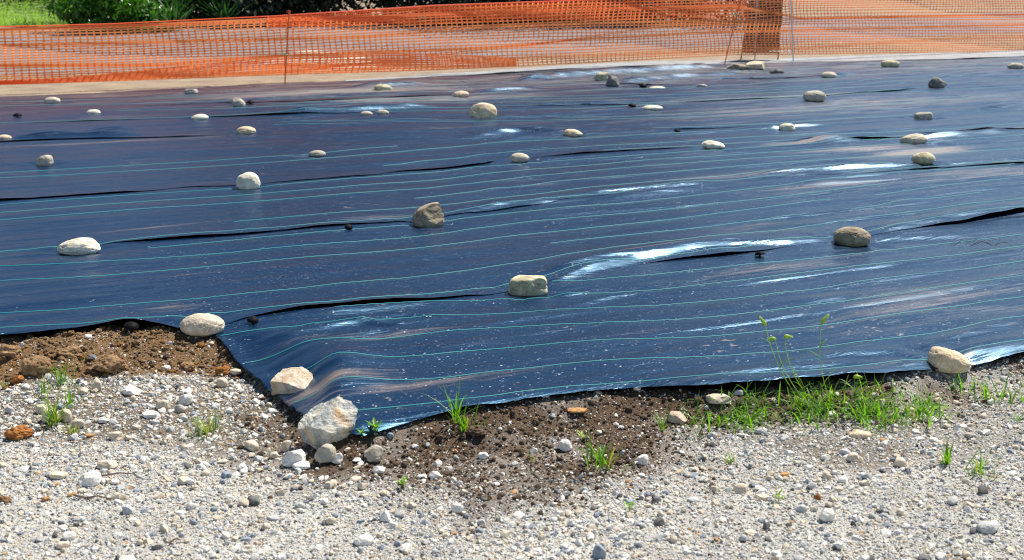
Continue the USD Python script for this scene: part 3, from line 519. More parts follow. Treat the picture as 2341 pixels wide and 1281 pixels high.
# the lower edge folded up at the left, the upper edge doubled at the middle
fa = (lambda s: zbot(s) + .004, zline([(-250, 190), (0, 186), (200, 178), (450, 152), (650, 131), (900, 122), (1100, 128), (1200, 136)]))
part(net, 'folded_hem', net_patch(0, 1, S0, fence_s(1180), -.035, 9, fa, .118, .024, .018), M['net'], kind='stuff', label='lower edge of the net folded up double')
fb = (zline([(640, 62), (900, 54), (1300, 45), (1690, 40)]), lambda s: ztop(s) - .002)
part(net, 'doubled_top', net_patch(0, 1, fence_s(640), fence_s(1690), .03, 8, fb, .118, .024, .018), M['net_edge'], kind='stuff', label='upper edge of the net lying double')
ss = np.arange(S0, S1, .2); e = np.array([[*(fence_pt(s, float(net_off(np.array(s), ztop(s))))), float(ztop(s))] for s in ss])
part(net, 'top_cord', tube(e, .008, 5), M['net_edge'])
def stake(pxb, pyb, pxt, pyt, label, ties):
    b = hit(pxb, pyb, base_z); s = fence_s(pxb); n = np.array([b[0], b[1]])
    d = ray(pxt, pyt); t = (b[1] - .02) / d[1]; top = np.array([d[0] * t, b[1] - .02, EYE + d[2] * t])
    root = thing('fence_stake', label, 'stake', b, 'orange stakes of the net'); L = top - b
    part(root, 'rod', tube([[0, 0, -.15], L * .5 + [.006, 0, 0], L], .0105, 8), M['stake'], smooth=50)
    k = np.linspace(0, 1.6 * np.pi, 12); hook = np.stack([.028 * np.sin(k) + .0, -.012 * np.ones_like(k), -.028 * np.cos(k) + .028], 1)
    part(root, 'hook', tube(hook + L * .96, .006, 6), M['stake'], smooth=50)
    for f in ties:
        c = L * f; w = []
        for q in range(4):
            a = rng.uniform(0, 6.28); w.append(tube([c, c + [.05 * math.cos(a), -.02, .03 * math.sin(a)], c + [.1 * math.cos(a + .3), -.03, .05 * math.sin(a) - .02]], .005, 5))
        part(root, 'tie', join([tube([c + [.018 * math.cos(k), .018 * math.sin(k), 0] for k in np.linspace(0, 6.28, 10)], .006, 5)] + w), M['tie'])
stake(649, 196, 661, 26, 'upright orange stake in the left half of the net', (.42,))
stake(1652, 151, 1697, -12, 'leaning orange stake beside the folding sign', (.72,))
# folding sign behind the net
M['metal'] = plain('metal', (.42, .46, .52), .35, metallic=.6)
M['metal_dark'] = plain('metal_dark', (.03, .03, .035), .5)
M['board'] = rock_mat('board', [(.07, .035, .03), (.10, .05, .04), (.14, .075, .06)], 4, .5, .1)
sg = fence_pt(fence_s(1757)); SY = sg[1] + .16
def at(px, py, y): d = ray(px, py); t = y / d[1]; return d * t + [0, 0, EYE]
rootp = at(1757, 138, SY); sign = thing('folding_sign', 'dark folding sign standing behind the net at the upper right', 'sign', rootp)
top = at(1757, -60, SY)[2] - rootp[2]; gz0 = float(base_z(rootp[:1], rootp[1:2])[0]) - rootp[2]
def leg(px, dy, m, lean):
    b = at(px, 138, SY) - rootp; b = b + [0, dy, 0]; b[2] = gz0 - .01; t_ = b + [lean, -dy * .8, top]
    part(sign, 'leg', tube([b, t_], .014, 8), m, smooth=50); return b, t_
l1, l2 = leg(1724, -.08, M['metal'], .0), leg(1812, -.08, M['metal'], -.14)
l3, l4 = leg(1700, .35, M['metal_dark'], .14), leg(1786, .35, M['metal_dark'], .0)
part(sign, 'crossbar', tube([l1[0] + (l1[1] - l1[0]) * .13, l2[0] + (l2[1] - l2[0]) * .13], .012, 8), M['metal'], smooth=50)
a, b_ = l1[0] + (l1[1] - l1[0]) * .2, l2[0] + (l2[1] - l2[0]) * .2; a2, b2 = l1[1], l2[1]
a3, b3 = l3[0] + (l3[1] - l3[0]) * .10, l4[0] + (l4[1] - l4[0]) * .10
def slab(p, q, r, s_, th):
    n = np.cross(q - p, s_ - p); n /= np.linalg.norm(n); v = np.array([p, q, r, s_]); v = np.vstack([v - n * th / 2, v + n * th / 2])
    return v, np.array([[0, 1, 2, 3], [7, 6, 5, 4], [0, 4, 5, 1], [1, 5, 6, 2], [2, 6, 7, 3], [3, 7, 4, 0]])
part(sign, 'panel', slab(a3, b3, l4[1], l3[1], .012), M['board'])

# glare on the far black sheet edge, built as a pale grey strip
M['sheet_glare'] = rock_mat('sheet_glare', [(.16, .165, .17), (.22, .225, .23), (.27, .275, .28)], 3, .8, .15)
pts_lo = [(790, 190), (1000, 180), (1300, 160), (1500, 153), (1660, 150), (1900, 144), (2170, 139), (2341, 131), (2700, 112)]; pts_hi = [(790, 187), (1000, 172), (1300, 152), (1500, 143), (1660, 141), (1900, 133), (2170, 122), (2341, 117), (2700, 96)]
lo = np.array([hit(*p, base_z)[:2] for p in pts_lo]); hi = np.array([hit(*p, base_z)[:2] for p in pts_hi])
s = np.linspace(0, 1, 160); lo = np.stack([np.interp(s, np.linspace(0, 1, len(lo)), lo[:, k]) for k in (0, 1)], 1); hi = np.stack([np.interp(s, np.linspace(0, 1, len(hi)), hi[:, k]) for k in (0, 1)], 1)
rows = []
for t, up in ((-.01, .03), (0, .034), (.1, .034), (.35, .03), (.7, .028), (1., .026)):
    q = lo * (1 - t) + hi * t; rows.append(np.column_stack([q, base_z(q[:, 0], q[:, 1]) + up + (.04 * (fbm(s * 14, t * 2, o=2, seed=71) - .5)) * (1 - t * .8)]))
solo('sheet_glare', (np.vstack(rows), grid_faces(len(rows), 160)), M['sheet_glare'], 'pale grey strip standing in for glare on the black sheet edge along the foot of the net at the right', 'sheet', smooth=True)

# ------------------------------------------------------------------ gravel and crumbs
def pebble(seed, sub=1):
    r = np.random.default_rng(seed); return make_stone(1.0, r.uniform(.65, 1), r.uniform(.45, .75), seed, q=2.6 + r.random() * 2, planes=int(r.integers(6, 11)), depth=.70, rough=.2, fine=.0, flat=1.0, sub=sub)
PEB = {'peb_white': [(.40, .38, .34), (.60, .58, .53), (.75, .73, .68)], 'peb_grey': [(.26, .26, .25), (.38, .38, .37), (.50, .50, .48)], 'peb_beige': [(.34, .28, .19), (.50, .43, .33), (.60, .54, .44)],
       'peb_blue': [(.13, .15, .18), (.21, .24, .28), (.32, .35, .38)], 'peb_dark': [(.05, .05, .05), (.11, .11, .105), (.17, .165, .155)], 'peb_rust': [(.22, .10, .03), (.36, .19, .07), (.46, .29, .13)]}
for k, c in PEB.items(): M[k] = rock_mat(k, c, 22, .9, .4, spots=.2)
W = {'peb_white': .40, 'peb_grey': .20, 'peb_beige': .24, 'peb_blue': .08, 'peb_dark': .05, 'peb_rust': .015}
def scatter(name, label, cat, xy, z, size, protos, weights, seed, tilt=.5):
    pi = UsdGeom.PointInstancer.Define(stage, '/World/' + name); n = len(xy); r = np.random.default_rng(seed)
    paths = []
    for i, (mesh, m) in enumerate(protos):
        p = f'/World/{name}/piece_{i:03d}'; usdkit.mesh(stage, p, mesh, m, smooth=18); paths.append(p)
    pi.CreatePrototypesRel().SetTargets([Sdf.Path(p) for p in paths])
    pi.CreateProtoIndicesAttr(Vt.IntArray.FromNumpy(r.choice(len(protos), n, p=np.array(weights) / sum(weights)).astype(np.int32)))
    pi.CreatePositionsAttr(Vt.Vec3fArray.FromNumpy(np.column_stack([xy, z]).astype(np.float32)))
    a = r.uniform(0, 2 * np.pi, n); tl = r.normal(0, tilt, n); ta = r.uniform(0, 2 * np.pi, n)
    q1 = np.stack([np.cos(a / 2), 0 * a, 0 * a, np.sin(a / 2)], 1); q2 = np.stack([np.cos(tl / 2), np.sin(tl / 2) * np.cos(ta), np.sin(tl / 2) * np.sin(ta), 0 * a], 1)
    w = q1[:, 0] * q2[:, 0] - (q1[:, 1:] * q2[:, 1:]).sum(1); v = q1[:, :1] * q2[:, 1:] + q2[:, :1] * q1[:, 1:] + np.cross(q1[:, 1:], q2[:, 1:])
    pi.CreateOrientationsAttr(Vt.QuathArray([Gf.Quath(float(A), float(b), float(c), float(d)) for A, (b, c, d) in zip(w, v)]))
    pi.CreateScalesAttr(Vt.Vec3fArray.FromNumpy((size[:, None] * np.ones(3)).astype(np.float32)))
    tag(pi, label, cat, kind='stuff')
r = np.random.default_rng(11)
def candidates(n, r, lo=3.0, hi=6.1):
    y = np.sqrt(r.uniform(lo ** 2, hi ** 2, n)); x = r.uniform(-1, 1, n) * (.42 * y + .9); k = ~on_sheet(x, y, .03); return x[k], y[k]
x, y = candidates(600_000, r); zn = zones(x, y)
keep = r.random(len(x)) < (1 - .85 * zn[0]) * (1 - .88 * zn[1]) * (1 - .55 * zn[2]) * (.62 + .38 * sstep(.35, .6, fbm(x * 3, y * 3, o=3, seed=77))); x, y = x[keep], y[keep]
big = r.random(len(x)); size = np.exp(r.normal(math.log(.0053), .42, len(x))); size = np.where(big > .977 - .05 * zn[2][keep] * sstep(.2, -.4, x), np.exp(r.normal(math.log(.0175), .34, len(x))), size)
size = np.clip(size, .003, .036)
z = ground_z(x, y) + size * r.uniform(-.38, .05, len(x))
protos, wt = [], []
for k in PEB:
    for j in range(3): protos.append((pebble(300 + j + 10 * len(protos), 1 if j else 2), M[k])); wt.append(W[k] / 3)
GRAVEL = x, y, z, size, protos, wt
# crumbs of soil
M['crumb_dark'] = rock_mat('crumb_dark', [(.042, .027, .017), (.088, .059, .038), (.14, .096, .064)], 30, .95, .6)
M['crumb_clay'] = rock_mat('crumb_clay', [(.10, .055, .024), (.21, .125, .06), (.34, .22, .115)], 40, .95, .6)
M['crumb_rust'] = rock_mat('crumb_rust', [(.14, .05, .012), (.27, .105, .025), (.36, .17, .05)], 30, .95, .6)
def clod(seed, sub=2): return make_stone(1.0, .85, .7, seed, q=2.2, planes=3, depth=.85, rough=.5, fine=.22, flat=1, sub=sub)
x, y = candidates(200_000, r); zn = zones(x, y); keep = r.random(len(x)) < .75 * zn[0] * (.65 + .35 * sstep(.35, .6, fbm(x * 5, y * 5, o=3, seed=81))); x, y = x[keep], y[keep]
size = np.clip(np.exp(r.normal(math.log(.0058), .55, len(x))), .0025, .035); z = ground_z(x, y) + size * r.uniform(-.4, .0, len(x))
scatter('soil_crumbs', 'dark brown crumbly soil along the front edge of the sheet', 'soil', np.column_stack([x, y]), z, size, [(clod(600 + i), M['crumb_dark']) for i in range(4)], [1] * 4, 6)
x, y = candidates(200_000, r); zn = zones(x, y); keep = r.random(len(x)) < zn[1]; x, y = x[keep], y[keep]
size = np.clip(np.exp(r.normal(math.log(.0045), .85, len(x))), .0025, .038); z = ground_z(x, y) + size * r.uniform(-.5, -.1, len(x))
scatter('clay_crumbs', 'light brown clay crumbs of the soil bank at the left', 'soil', np.column_stack([x, y]), z, size, [(clod(620 + i, 3), M['crumb_clay']) for i in range(4)] + [(clod(630, 3), M['crumb_dark']), (clod(631), M['crumb_rust'])], [1, 1, 1, 1, .5, .3], 7)

# single stones on the gravel that show by themselves
LAND = [('the big boulder', BOULDER[:2]), ('the rust-red clay lump', hit(45, 990)[:2]), ('the white jagged stone', hit(205, 1100)[:2]), ('the foxtail grass', hit(1850, 930)[:2]), ('the wedge-shaped beige stone', hit(2166, 860)[:2]), ('the yellow seedling', hit(920, 1112)[:2]), ('the frayed sheet end', hit(600, 930)[:2])]
COLN = {'peb_white': 'whitish', 'peb_grey': 'grey', 'peb_beige': 'beige', 'peb_blue': 'blue-grey', 'peb_dark': 'dark', 'peb_rust': 'rust-brown'}
singles = []          # x, y, width m, material, shape word, fixed label
def add_px(cx, by, w, h, m, kw, label, cat='stone', name='gravel_stone', dep=.8):
    p = hit(cx, by, lambda a, b: ground_z(a, b)); sc = math.hypot(p[1], EYE) / FPX; Wd = w * sc; D = Wd * dep; an = math.atan2(EYE, p[1])
    Hh = max((h * sc - D * math.sin(an) * .6) / math.cos(an), .45 * h * sc); c = p + np.array([p[0] / p[1], 1, 0]) * D * .4
    zz = float(ground_z(c[:1], c[1:2])[0])
    seed = int(cx * 3 + by)
    solo(name, make_stone(Wd, D, Hh * 1.12, seed, sub=4 if w > 30 else 3, **kw), M[m], label, cat, (c[0], c[1], zz - (.12 if cat == 'stone' else .3) * Hh), 'single stones on the foreground gravel' if cat == 'stone' else 'lumps of clay', smooth=28)
    singles.append((c[0], c[1], Wd))
A = R(q=2.6, planes=6, depth=.78, rough=.15, fine=.03); O = R(q=2.4, rough=.12, planes=4, depth=.85); CL = R(rough=.38, fine=.2, q=2.2, planes=3, depth=.9)
for a in [(205, 1114, 54, 38, 'peb_white', A, 'white jagged stone on the gravel at the lower left'), (135, 1097, 40, 20, 'peb_beige', A, 'beige triangular stone just left of the white jagged stone'), (247, 1075, 46, 26, 'peb_beige', R(q=2.8, planes=5, rough=.15), 'flat brownish stone just behind the white jagged stone'),
 (745, 1062, 50, 44, 'greyish', A, 'grey-brown triangular stone leaning on the front of the boulder'), (672, 1068, 54, 44, 'peb_white', A, 'white lumpy stone against the left foot of the boulder'), (690, 1075, 42, 20, 'peb_white', O, 'low white stone in front of the lumpy stone at the boulder'), (770, 1062, 28, 26, 'peb_white', A, 'small white stone right of the grey-brown triangular stone'), (655, 1035, 22, 28, 'peb_beige', O, 'small beige stone wedged at the left of the boulder'),
 (855, 1062, 44, 40, 'greyish', O, 'roundish brown-grey stone a hand to the right of the boulder'), (866, 1084, 28, 20, 'peb_white', A, 'whitish stone just below the roundish brown-grey stone'), (1290, 1034, 36, 30, 'peb_white', A, 'white pointed stone on the dark soil in the middle'), (1548, 972, 46, 30, 'quartz', A, 'bright white chunk in the soil left of the grass'),
 (1642, 934, 58, 26, 'beige', A, 'flat cream stone at the sheet edge by the grass'), (1470, 1065, 26, 26, 'peb_white', A, 'upright whitish stone on the dark soil below the grass'), (2257, 1222, 50, 30, 'peb_grey', O, 'grey stone at the lower right corner'), (1370, 1278, 32, 34, 'peb_blue', A, 'dark blue-grey upright stone cut by the bottom edge'),
 (1966, 1003, 52, 24, 'tan', O, 'tan oblong stone in front of the foxtail grass'), (832, 1250, 46, 28, 'peb_white', O, 'whitish stone near the bottom edge left of centre'), (1890, 1195, 36, 34, 'peb_white', A, 'white triangular stone at the lower right'), (1060, 957, 5, 4, 'peb_dark', A, 'tiny dark chip'), (1090, 1008, 50, 28, 'crumb_dark', CL, 'dark earth lump below the tall grass blade'),
 (96, 948, 30, 24, 'peb_beige', O, 'pale oval pebble left of the grassy clump at the left'), (112, 968, 32, 32, 'peb_beige', O, 'beige stone at the left foot of the left grass clump'), (152, 966, 26, 32, 'peb_beige', O, 'beige stone at the right foot of the left grass clump'), (180, 980, 30, 22, 'peb_beige', O, 'cream pebble to the right of the two beige stones'), (222, 896, 22, 28, 'beige', O, 'upright cream pebble behind the left grass clump'), (190, 903, 22, 18, 'beige', O, 'small cream pebble left of the upright one'),
 (425, 928, 34, 30, 'peb_white', A, 'white faceted stone right of the left grass clump'), (374, 938, 34, 26, 'beige', O, 'rounded beige stone left of the white faceted stone'), (413, 946, 28, 20, 'greyish', O, 'brownish stone below the white faceted stone'), (508, 887, 26, 24, 'beige', O, 'beige pebble near the frayed sheet end'), (540, 862, 28, 14, 'beige', O, 'flat beige pebble touching the frayed sheet end'), (300, 905, 46, 22, 'peb_white', A, 'pale flat stone below the clay bank'), (345, 958, 40, 18, 'peb_white', A, 'white flake among the stones left of centre'), (238, 968, 28, 14, 'peb_white', A, 'white flat stone in front of the cream pebble'),
 (1740, 992, 30, 16, 'peb_grey', A, 'grey flat stone below the grass'), (1320, 953, 48, 15, 'peb_rust', A, 'thin rust-brown slab on the soil by the sheet edge'), (1830, 1172, 30, 20, 'peb_grey', A, 'grey stone left of the white triangular stone'), (1105, 1050, 24, 16, 'peb_white', A, 'white chip on the soil right of the seedling'), (1740, 1146, 34, 16, 'peb_beige', R(q=3, planes=5), 'flat yellowish stone on the gravel at right'), (1046, 1175, 28, 24, 'peb_white', A, 'white stone at the lower edge of the dark soil'), (880, 1195, 26, 28, 'peb_white', A, 'white flake standing left of the lower soil edge')]:
    if a[2] > 6: add_px(*a)
for a in [(45, 1008, 62, 44, 'crumb_rust', CL, 'rust-red clay lump at the left edge of the gravel'), (12, 1152, 30, 24, 'crumb_clay', CL, 'brown clay lump low at the left edge'), (42, 878, 36, 26, 'crumb_rust', CL, 'rust-brown clay lump below the big clod of the bank'), (85, 862, 72, 56, 'crumb_clay', R(rough=.25, fine=.16, q=2.3), 'largest rounded brown clod of the soil bank'), (255, 860, 80, 46, 'crumb_clay', R(rough=.3, fine=.18), 'broad dark brown clod at the foot of the bank'), (20, 822, 60, 40, 'crumb_clay', CL, 'light brown clod at the left edge of the bank'), (160, 822, 60, 36, 'crumb_clay', CL, 'light brown clod in the upper left of the bank'), (430, 850, 44, 26, 'crumb_clay', CL, 'brown clod towards the frayed sheet end'), (510, 858, 36, 24, 'crumb_rust', CL, 'reddish clod beside the frayed sheet end'), (1868, 1145, 18, 18, 'crumb_rust', CL, 'small rust clod on the right gravel')]:
    add_px(*a, cat='clod', name='clay_clod')
# and many more pebbles, each named by what it lies next to
r = np.random.default_rng(23); more = []
x, y = candidates(6000, r, 3.2, 5.6); zn = zones(x, y); sxy = np.array([(a, b) for a, b, _ in singles]); sw = np.array([c for *_, c in singles])
for i in range(len(x)):
    if len(more) >= 150: break
    if abs(x[i]) > .405 * y[i]: continue
    wd = float(np.clip(np.exp(r.normal(math.log(.032), .28)), .022, .06)) * (1.0 if y[i] < 4.6 else .85)
    if r.random() < .75 * zn[1][i] + .35 * zn[0][i]: continue
    if (np.hypot(sxy[:, 0] - x[i], sxy[:, 1] - y[i]) < (sw + wd) * .65).any(): continue
    sxy = np.vstack([sxy, [x[i], y[i]]]); sw = np.append(sw, wd)
    k = r.choice(list(W), p=np.array(list(W.values())) / sum(W.values())); sh = ['angular', 'rounded', 'flat'][int(r.integers(3))]
    near = min(LAND, key=lambda L: np.hypot(L[1][0] - x[i], L[1][1] - y[i])); dx, dy = x[i] - near[1][0], y[i] - near[1][1]
    side = ('to the right of' if dx > 0 else 'to the left of') if abs(dx) > abs(dy) else ('behind' if dy > 0 else 'in front of')
    more.append((x[i], y[i], wd, k, sh, near[0], side, math.hypot(dx, dy)))
ORD = ['nearest', 'second nearest', 'third nearest', 'fourth nearest', 'fifth nearest', 'sixth nearest', 'seventh nearest', 'eighth nearest', 'ninth nearest', 'tenth nearest']
groups = {}
for m_ in more: groups.setdefault(m_[3:7], []).append(m_)
for key, L in groups.items():
    for i, (px_, py_, wd, k, sh, land, side, _) in enumerate(sorted(L, key=lambda q: q[7])):
        hgt = wd * {'angular': .62, 'rounded': .6, 'flat': .32}[sh]; kw = {'angular': A, 'rounded': O, 'flat': R(q=2.8, planes=4, rough=.15)}[sh]
        zz = float(ground_z(np.array([px_]), np.array([py_]))[0]); sd = int(abs(px_ * 1000) + py_ * 777)
        w_ = 'of its kind ' if len(L) > 1 else ''
        lab = f'{COLN[k]} {sh} pebble, {ORD[min(i, 9)]} {w_}{side} {land}' if len(L) > 1 else f'only {COLN[k]} {sh} pebble {side} {land}'
        g = solo('pebble', make_stone(wd, wd * r.uniform(.65, .95), hgt, sd, sub=3, **kw), M[k], lab, 'pebble', (px_, py_, zz - .15 * hgt), 'larger pebbles among the gravel', smooth=28)
        g.AddRotateZOp().Set(float(r.uniform(0, 360)))

# the loose gravel keeps clear of the single stones
x, y, z, size, protos, wt = GRAVEL; free = np.ones(len(x), bool)
for a, b, c in zip(sxy[:, 0], sxy[:, 1], sw): free &= (np.hypot(x - a, y - b) > .5 * c) | (size < .011)
scatter('gravel', 'loose mixed gravel of white, grey and beige chips covering the foreground', 'gravel', np.column_stack([x, y])[free], z[free], size[free], protos, wt, 5)

# ------------------------------------------------------------------ grass, foxtails, seedlings, twigs
M['blade'] = leaf_mat('blade', (.10, .24, .014), (.30, .48, .05), .5)
M['blade_dry'] = leaf_mat('blade_dry', (.22, .24, .04), (.36, .36, .08), .4)
M['seedling'] = leaf_mat('seedling', (.16, .32, .02), (.22, .40, .03), .5)
M['foxtail'] = leaf_mat('foxtail', (.34, .46, .10), (.52, .60, .24), .5)
M['twig'] = plain('twig', (.11, .08, .055), .9)
M['wire'] = plain('wire', (.015, .015, .018), .6)
def blade(p, az, L, lean, droop, w, seg=6):
    t = np.linspace(0, 1, seg); th = lean + droop * t; ds = L / (seg - 1)
    h = np.concatenate([[0], np.cumsum(np.sin(th[:-1]) * ds)]); z = np.concatenate([[0], np.cumsum(np.cos(th[:-1]) * ds)])
    c = np.stack([p[0] + h * math.cos(az), p[1] + h * math.sin(az), p[2] + z], 1); sd = np.array([-math.sin(az), math.cos(az), 0])
    ww = w * (1 - t ** 2.2) * (.55 + .9 * np.minimum(t * 3, 1) * .5) + .0003
    keel = np.array([0, 0, -1.0]) * .25
    a, m_, b = c - sd * ww[:, None] / 2, c + keel * ww[:, None], c + sd * ww[:, None] / 2
    return np.vstack([a, m_, b]), grid_faces(3, seg)
def tuft(px, py, n, L, spread, label, w=.004, dry=.15, name='grass_tuft', seed=0, surf=ground_z):
    p = hit(px, py, lambda a, b: surf(a, b)); root = thing(name, label, 'grass', p); r = np.random.default_rng(seed + int(px))
    for i in range(int(n * 1.7)):
        b = np.array([*(r.normal(0, spread, 2)), -.004]); v, f = blade(b, r.uniform(0, 6.28), L * 1.2 * r.uniform(.45, 1.1), r.uniform(.05, .7), r.uniform(.1, 1.3), w * r.uniform(.7, 1.2))
        part(root, 'blade', (v, f), M['blade_dry'] if r.random() < dry else M['blade'], smooth=True)
for a in [(262 / 2 + 10, 880, 16, .14, .02, 'grass clump with long thin blades at the foot of the clay bank'), (128, 972, 22, .15, .012, 'upright grass clump between two beige stones at the left', .005, .3), (162, 925, 8, .09, .008, 'small sprig right of the upright left clump'), (98, 905, 8, .10, .01, 'small sprig left behind the upright left clump'), (165, 993, 14, .05, .012, 'short yellowish tuft below the left clumps', .004, .8), (10, 890, 8, .06, .012, 'low yellow-green sprig at the left edge of the bank', .003, .6), (478, 990, 22, .10, .018, 'spreading tuft on the bare gravel below the frayed sheet end', .004, .35), (450, 1005, 10, .07, .02, 'straggling yellowish blades beside the gravel tuft', .003, .7),
          (1042, 965, 7, .17, .008, 'tall upright grass blades at the sheet edge in the middle', .006, 0), (1062, 980, 12, .10, .02, 'leafy tuft at the foot of the tall upright blades', .005, .1), (2275, 915, 26, .11, .05, 'broad grass tuft below the sheet edge at the right', .006, .1), (2190, 895, 8, .12, .02, 'thin tuft left of the broad right tuft', .005, .1), (2240, 1090, 12, .09, .03, 'flat straggling tuft on the right gravel', .006, .1), (2160, 1062, 10, .08, .01, 'weedy sprig with upright spike on the right gravel', .006, .2), (2325, 960, 6, .06, .02, 'small sprig at the right edge', .005, .1), (1370, 1070, 14, .12, .03, 'trampled leafy tuft lying on the dark soil', .008, .1), (1515, 985, 5, .09, .006, 'short blades standing left of the grass bank', .006, .1), (1210, 0 + 1055, 3, .03, .01, 'tiny sprig on the dark soil', .004, .2), (2045, 965, 18, .09, .04, 'low grass at the right end of the grass bank', .004, .3), (2110, 950, 14, .08, .03, 'low grass tuft under the wedge-shaped stone', .004, .3), (1665, 1060, 6, .05, .01, 'small pale sprig on the gravel below the grass', .005, .3)]:
    tuft(*a)
gr, r = [], np.random.default_rng(77)
for i in range(1150):
    t = r.beta(1.3, 1.2); px = 1590 + 550 * t + r.normal(0, 18); py = 968 - 22 * t + r.normal(0, 17) - 15 * math.exp(-((px - 1880) / 90) ** 2)
    p = hit(px, py); u, v = to_uv(p[0], p[1])
    if bool(on_sheet(p[:1], p[1:2], -.03)[0]): continue
    p[2] = float(base_z(p[:1], p[1:2])[0]) - .004; dens = .6 + .4 * math.sin(px * .045)
    if r.random() > dens: continue
    L = r.uniform(.05, .15) * (1.15 if 1840 < px < 1960 else .9)
    gr.append(blade(p, r.uniform(0, 6.28), L, r.uniform(.1, .95), r.uniform(.2, 1.7), r.uniform(.0025, .0068)))
M['blade_mix'] = leaf_mat('blade_mix', (.11, .25, .015), (.46, .52, .08), .55)
solo('grass', join(gr), M['blade_mix'], 'fresh green grass bank growing along the front sheet edge at the right', 'grass', smooth=True, kind='stuff')
def foxtail(px, py, top, head, label, leaves, cat='foxtail grass'):
    p = hit(px, py, base_z); root = thing('foxtail_plant', label, cat, p, 'foxtail grass at the sheet edge')
    d = math.hypot(p[1], EYE) / FPX; tp = np.array([(top[0] - px) * d, .03, (py - top[1]) * d * .98]); s = np.linspace(0, 1, 8)[:, None]
    st = tp * s + np.array([.02, 0, 0]) * np.sin(np.pi * s) * np.sign(tp[0]); part(root, 'stem', tube(st, np.linspace(.0019, .0012, 8), 5), M['foxtail'], smooth=True)
    r = np.random.default_rng(int(px)); L = head * d; b = st[-1]; dr = np.array([np.sign(top[2]) * .75, 0, .6 if top[3] else -.5]); k = np.linspace(0, 1, 9)[:, None]
    ax = b + L * (k * np.array([0, 0, .45]) + k ** 1.5 * dr * .75); sp = [tube(ax, 0.0078 * np.sin(np.pi * np.clip(k[:, 0] * .9 + .08, 0, 1)) + .0008, 7)]
    for i in range(160):
        q = r.uniform(0, 1); c = np.array([np.interp(q, k[:, 0], ax[:, j]) for j in range(3)]); dd = r.normal(size=3); dd /= np.linalg.norm(dd); dd = dd * .008 + (ax[-1] - ax[0]) / L * .004
        sp.append(blade_seg(c, c + dd, .0007))
    part(root, 'seed_head', join(sp), M['foxtail'], smooth=True)
    for f, az, ln in leaves:
        c = np.array([np.interp(f, s[:, 0], st[:, j]) for j in range(3)]); v, fc = blade(c, az, ln, .5, 1.1, .008, 8); part(root, 'leaf', (v, fc), M['blade'], smooth=True)
def blade_seg(a, b, w):
    d = b - a; n = np.cross(d, [0.3, .8, .5]); n /= np.linalg.norm(n) + 1e-9; return np.array([a - n * w, a + n * w, b]), np.array([[0, 1, 2]])
foxtail(1830, 920, (1746, 742, -1, 1), 22, 'leftmost foxtail stem leaning left over the sheet', [(.45, .3, .07), (.75, 3.3, .06)])
foxtail(1838, 915, (1770, 775, -1, 0), 28, 'foxtail stem with a head drooping left, right of the leftmost one', [(.35, .2, .06)])
foxtail(1850, 915, (1790, 770, 1, 0), 30, 'foxtail stem with a head arching right in the middle', [(.2, 3.3, .05)])
foxtail(1898, 920, (1872, 738, 1, 1), 24, 'tallest single foxtail stem standing right of the group', [(.55, 3.2, .07), (.7, .6, .05)])
foxtail(1925, 945, (1952, 865, 1, 0), 30, 'short broad-leaved foxtail at the right of the grass', [(.5, .4, .09), (.6, 2.6, .08), (.8, 0, .05)])
def seedling(px, py, n, L, label, m='seedling'):
    p = hit(px, py, lambda a, b: ground_z(a, b)); root = thing('seedling', label, 'seedling', p); r = np.random.default_rng(int(px))
    part(root, 'stem', tube([[0, 0, -.005], [.002, 0, L * .6], [.0, 0, L]], .0012, 5), M[m])
    for i in range(n):
        zc = L * (.4 + .6 * i / n); v, f = blade(np.array([0, 0, zc]), i * 2.4 + r.normal(0, .3), L * r.uniform(.8, 1.1), r.uniform(.6, 1.1), .5, L * .3, 6); part(root, 'leaf', (v, f), M[m], smooth=True)
seedling(921, 1118, 7, .03, 'bright yellow-green seedling on the gravel in the middle'); seedling(828, 1005, 6, .034, 'leafy sedge seedling at the right foot of the boulder', 'blade'); seedling(858, 1000, 8, .05, 'taller leafy weed at the sheet corner right of the boulder', 'blade'); seedling(1438, 1172, 5, .03, 'small seedling below the dark soil'); seedling(1778, 1150, 4, .03, 'tiny seedling on the right gravel'); seedling(1330, 1010, 5, .03, 'seed-topped sprout on the dark soil', 'foxtail')
for px, py, L, az, label in [(255, 1092, .16, .1, 'dry brown twig right of the white jagged stone'), (210, 1144, .12, -.1, 'thin dark twig on the lower left gravel'), (395, 1245, .05, .5, 'short pale straw near the bottom')]:
    p = hit(px, py, lambda a, b: ground_z(a, b)); k = np.linspace(-.5, .5, 7); solo('twig', tube(np.stack([k * L * math.cos(az), k * L * math.sin(az), .012 + .004 * np.sin(k * 9)], 1), np.linspace(.004, .0018, 7), 5), M['twig'], label, 'twig', p)
p = sheet_hit(2255, 566); vv = []
for i in range(7):
    q = rng.normal(0, .06, 2); k = np.linspace(0, 1, 8); a = rng.uniform(-.7, .9); vv.append(tube(np.stack([q[0] + (k - .5) * .22, q[1] * .6 + a * .1 * k, .01 + .03 * np.abs(np.sin(k * rng.uniform(3, 7)))], 1), .0010, 4))
solo('dead_vine', join(vv), M['wire'], 'tangle of thin black vine lying on the sheet at the right', 'vine', p)

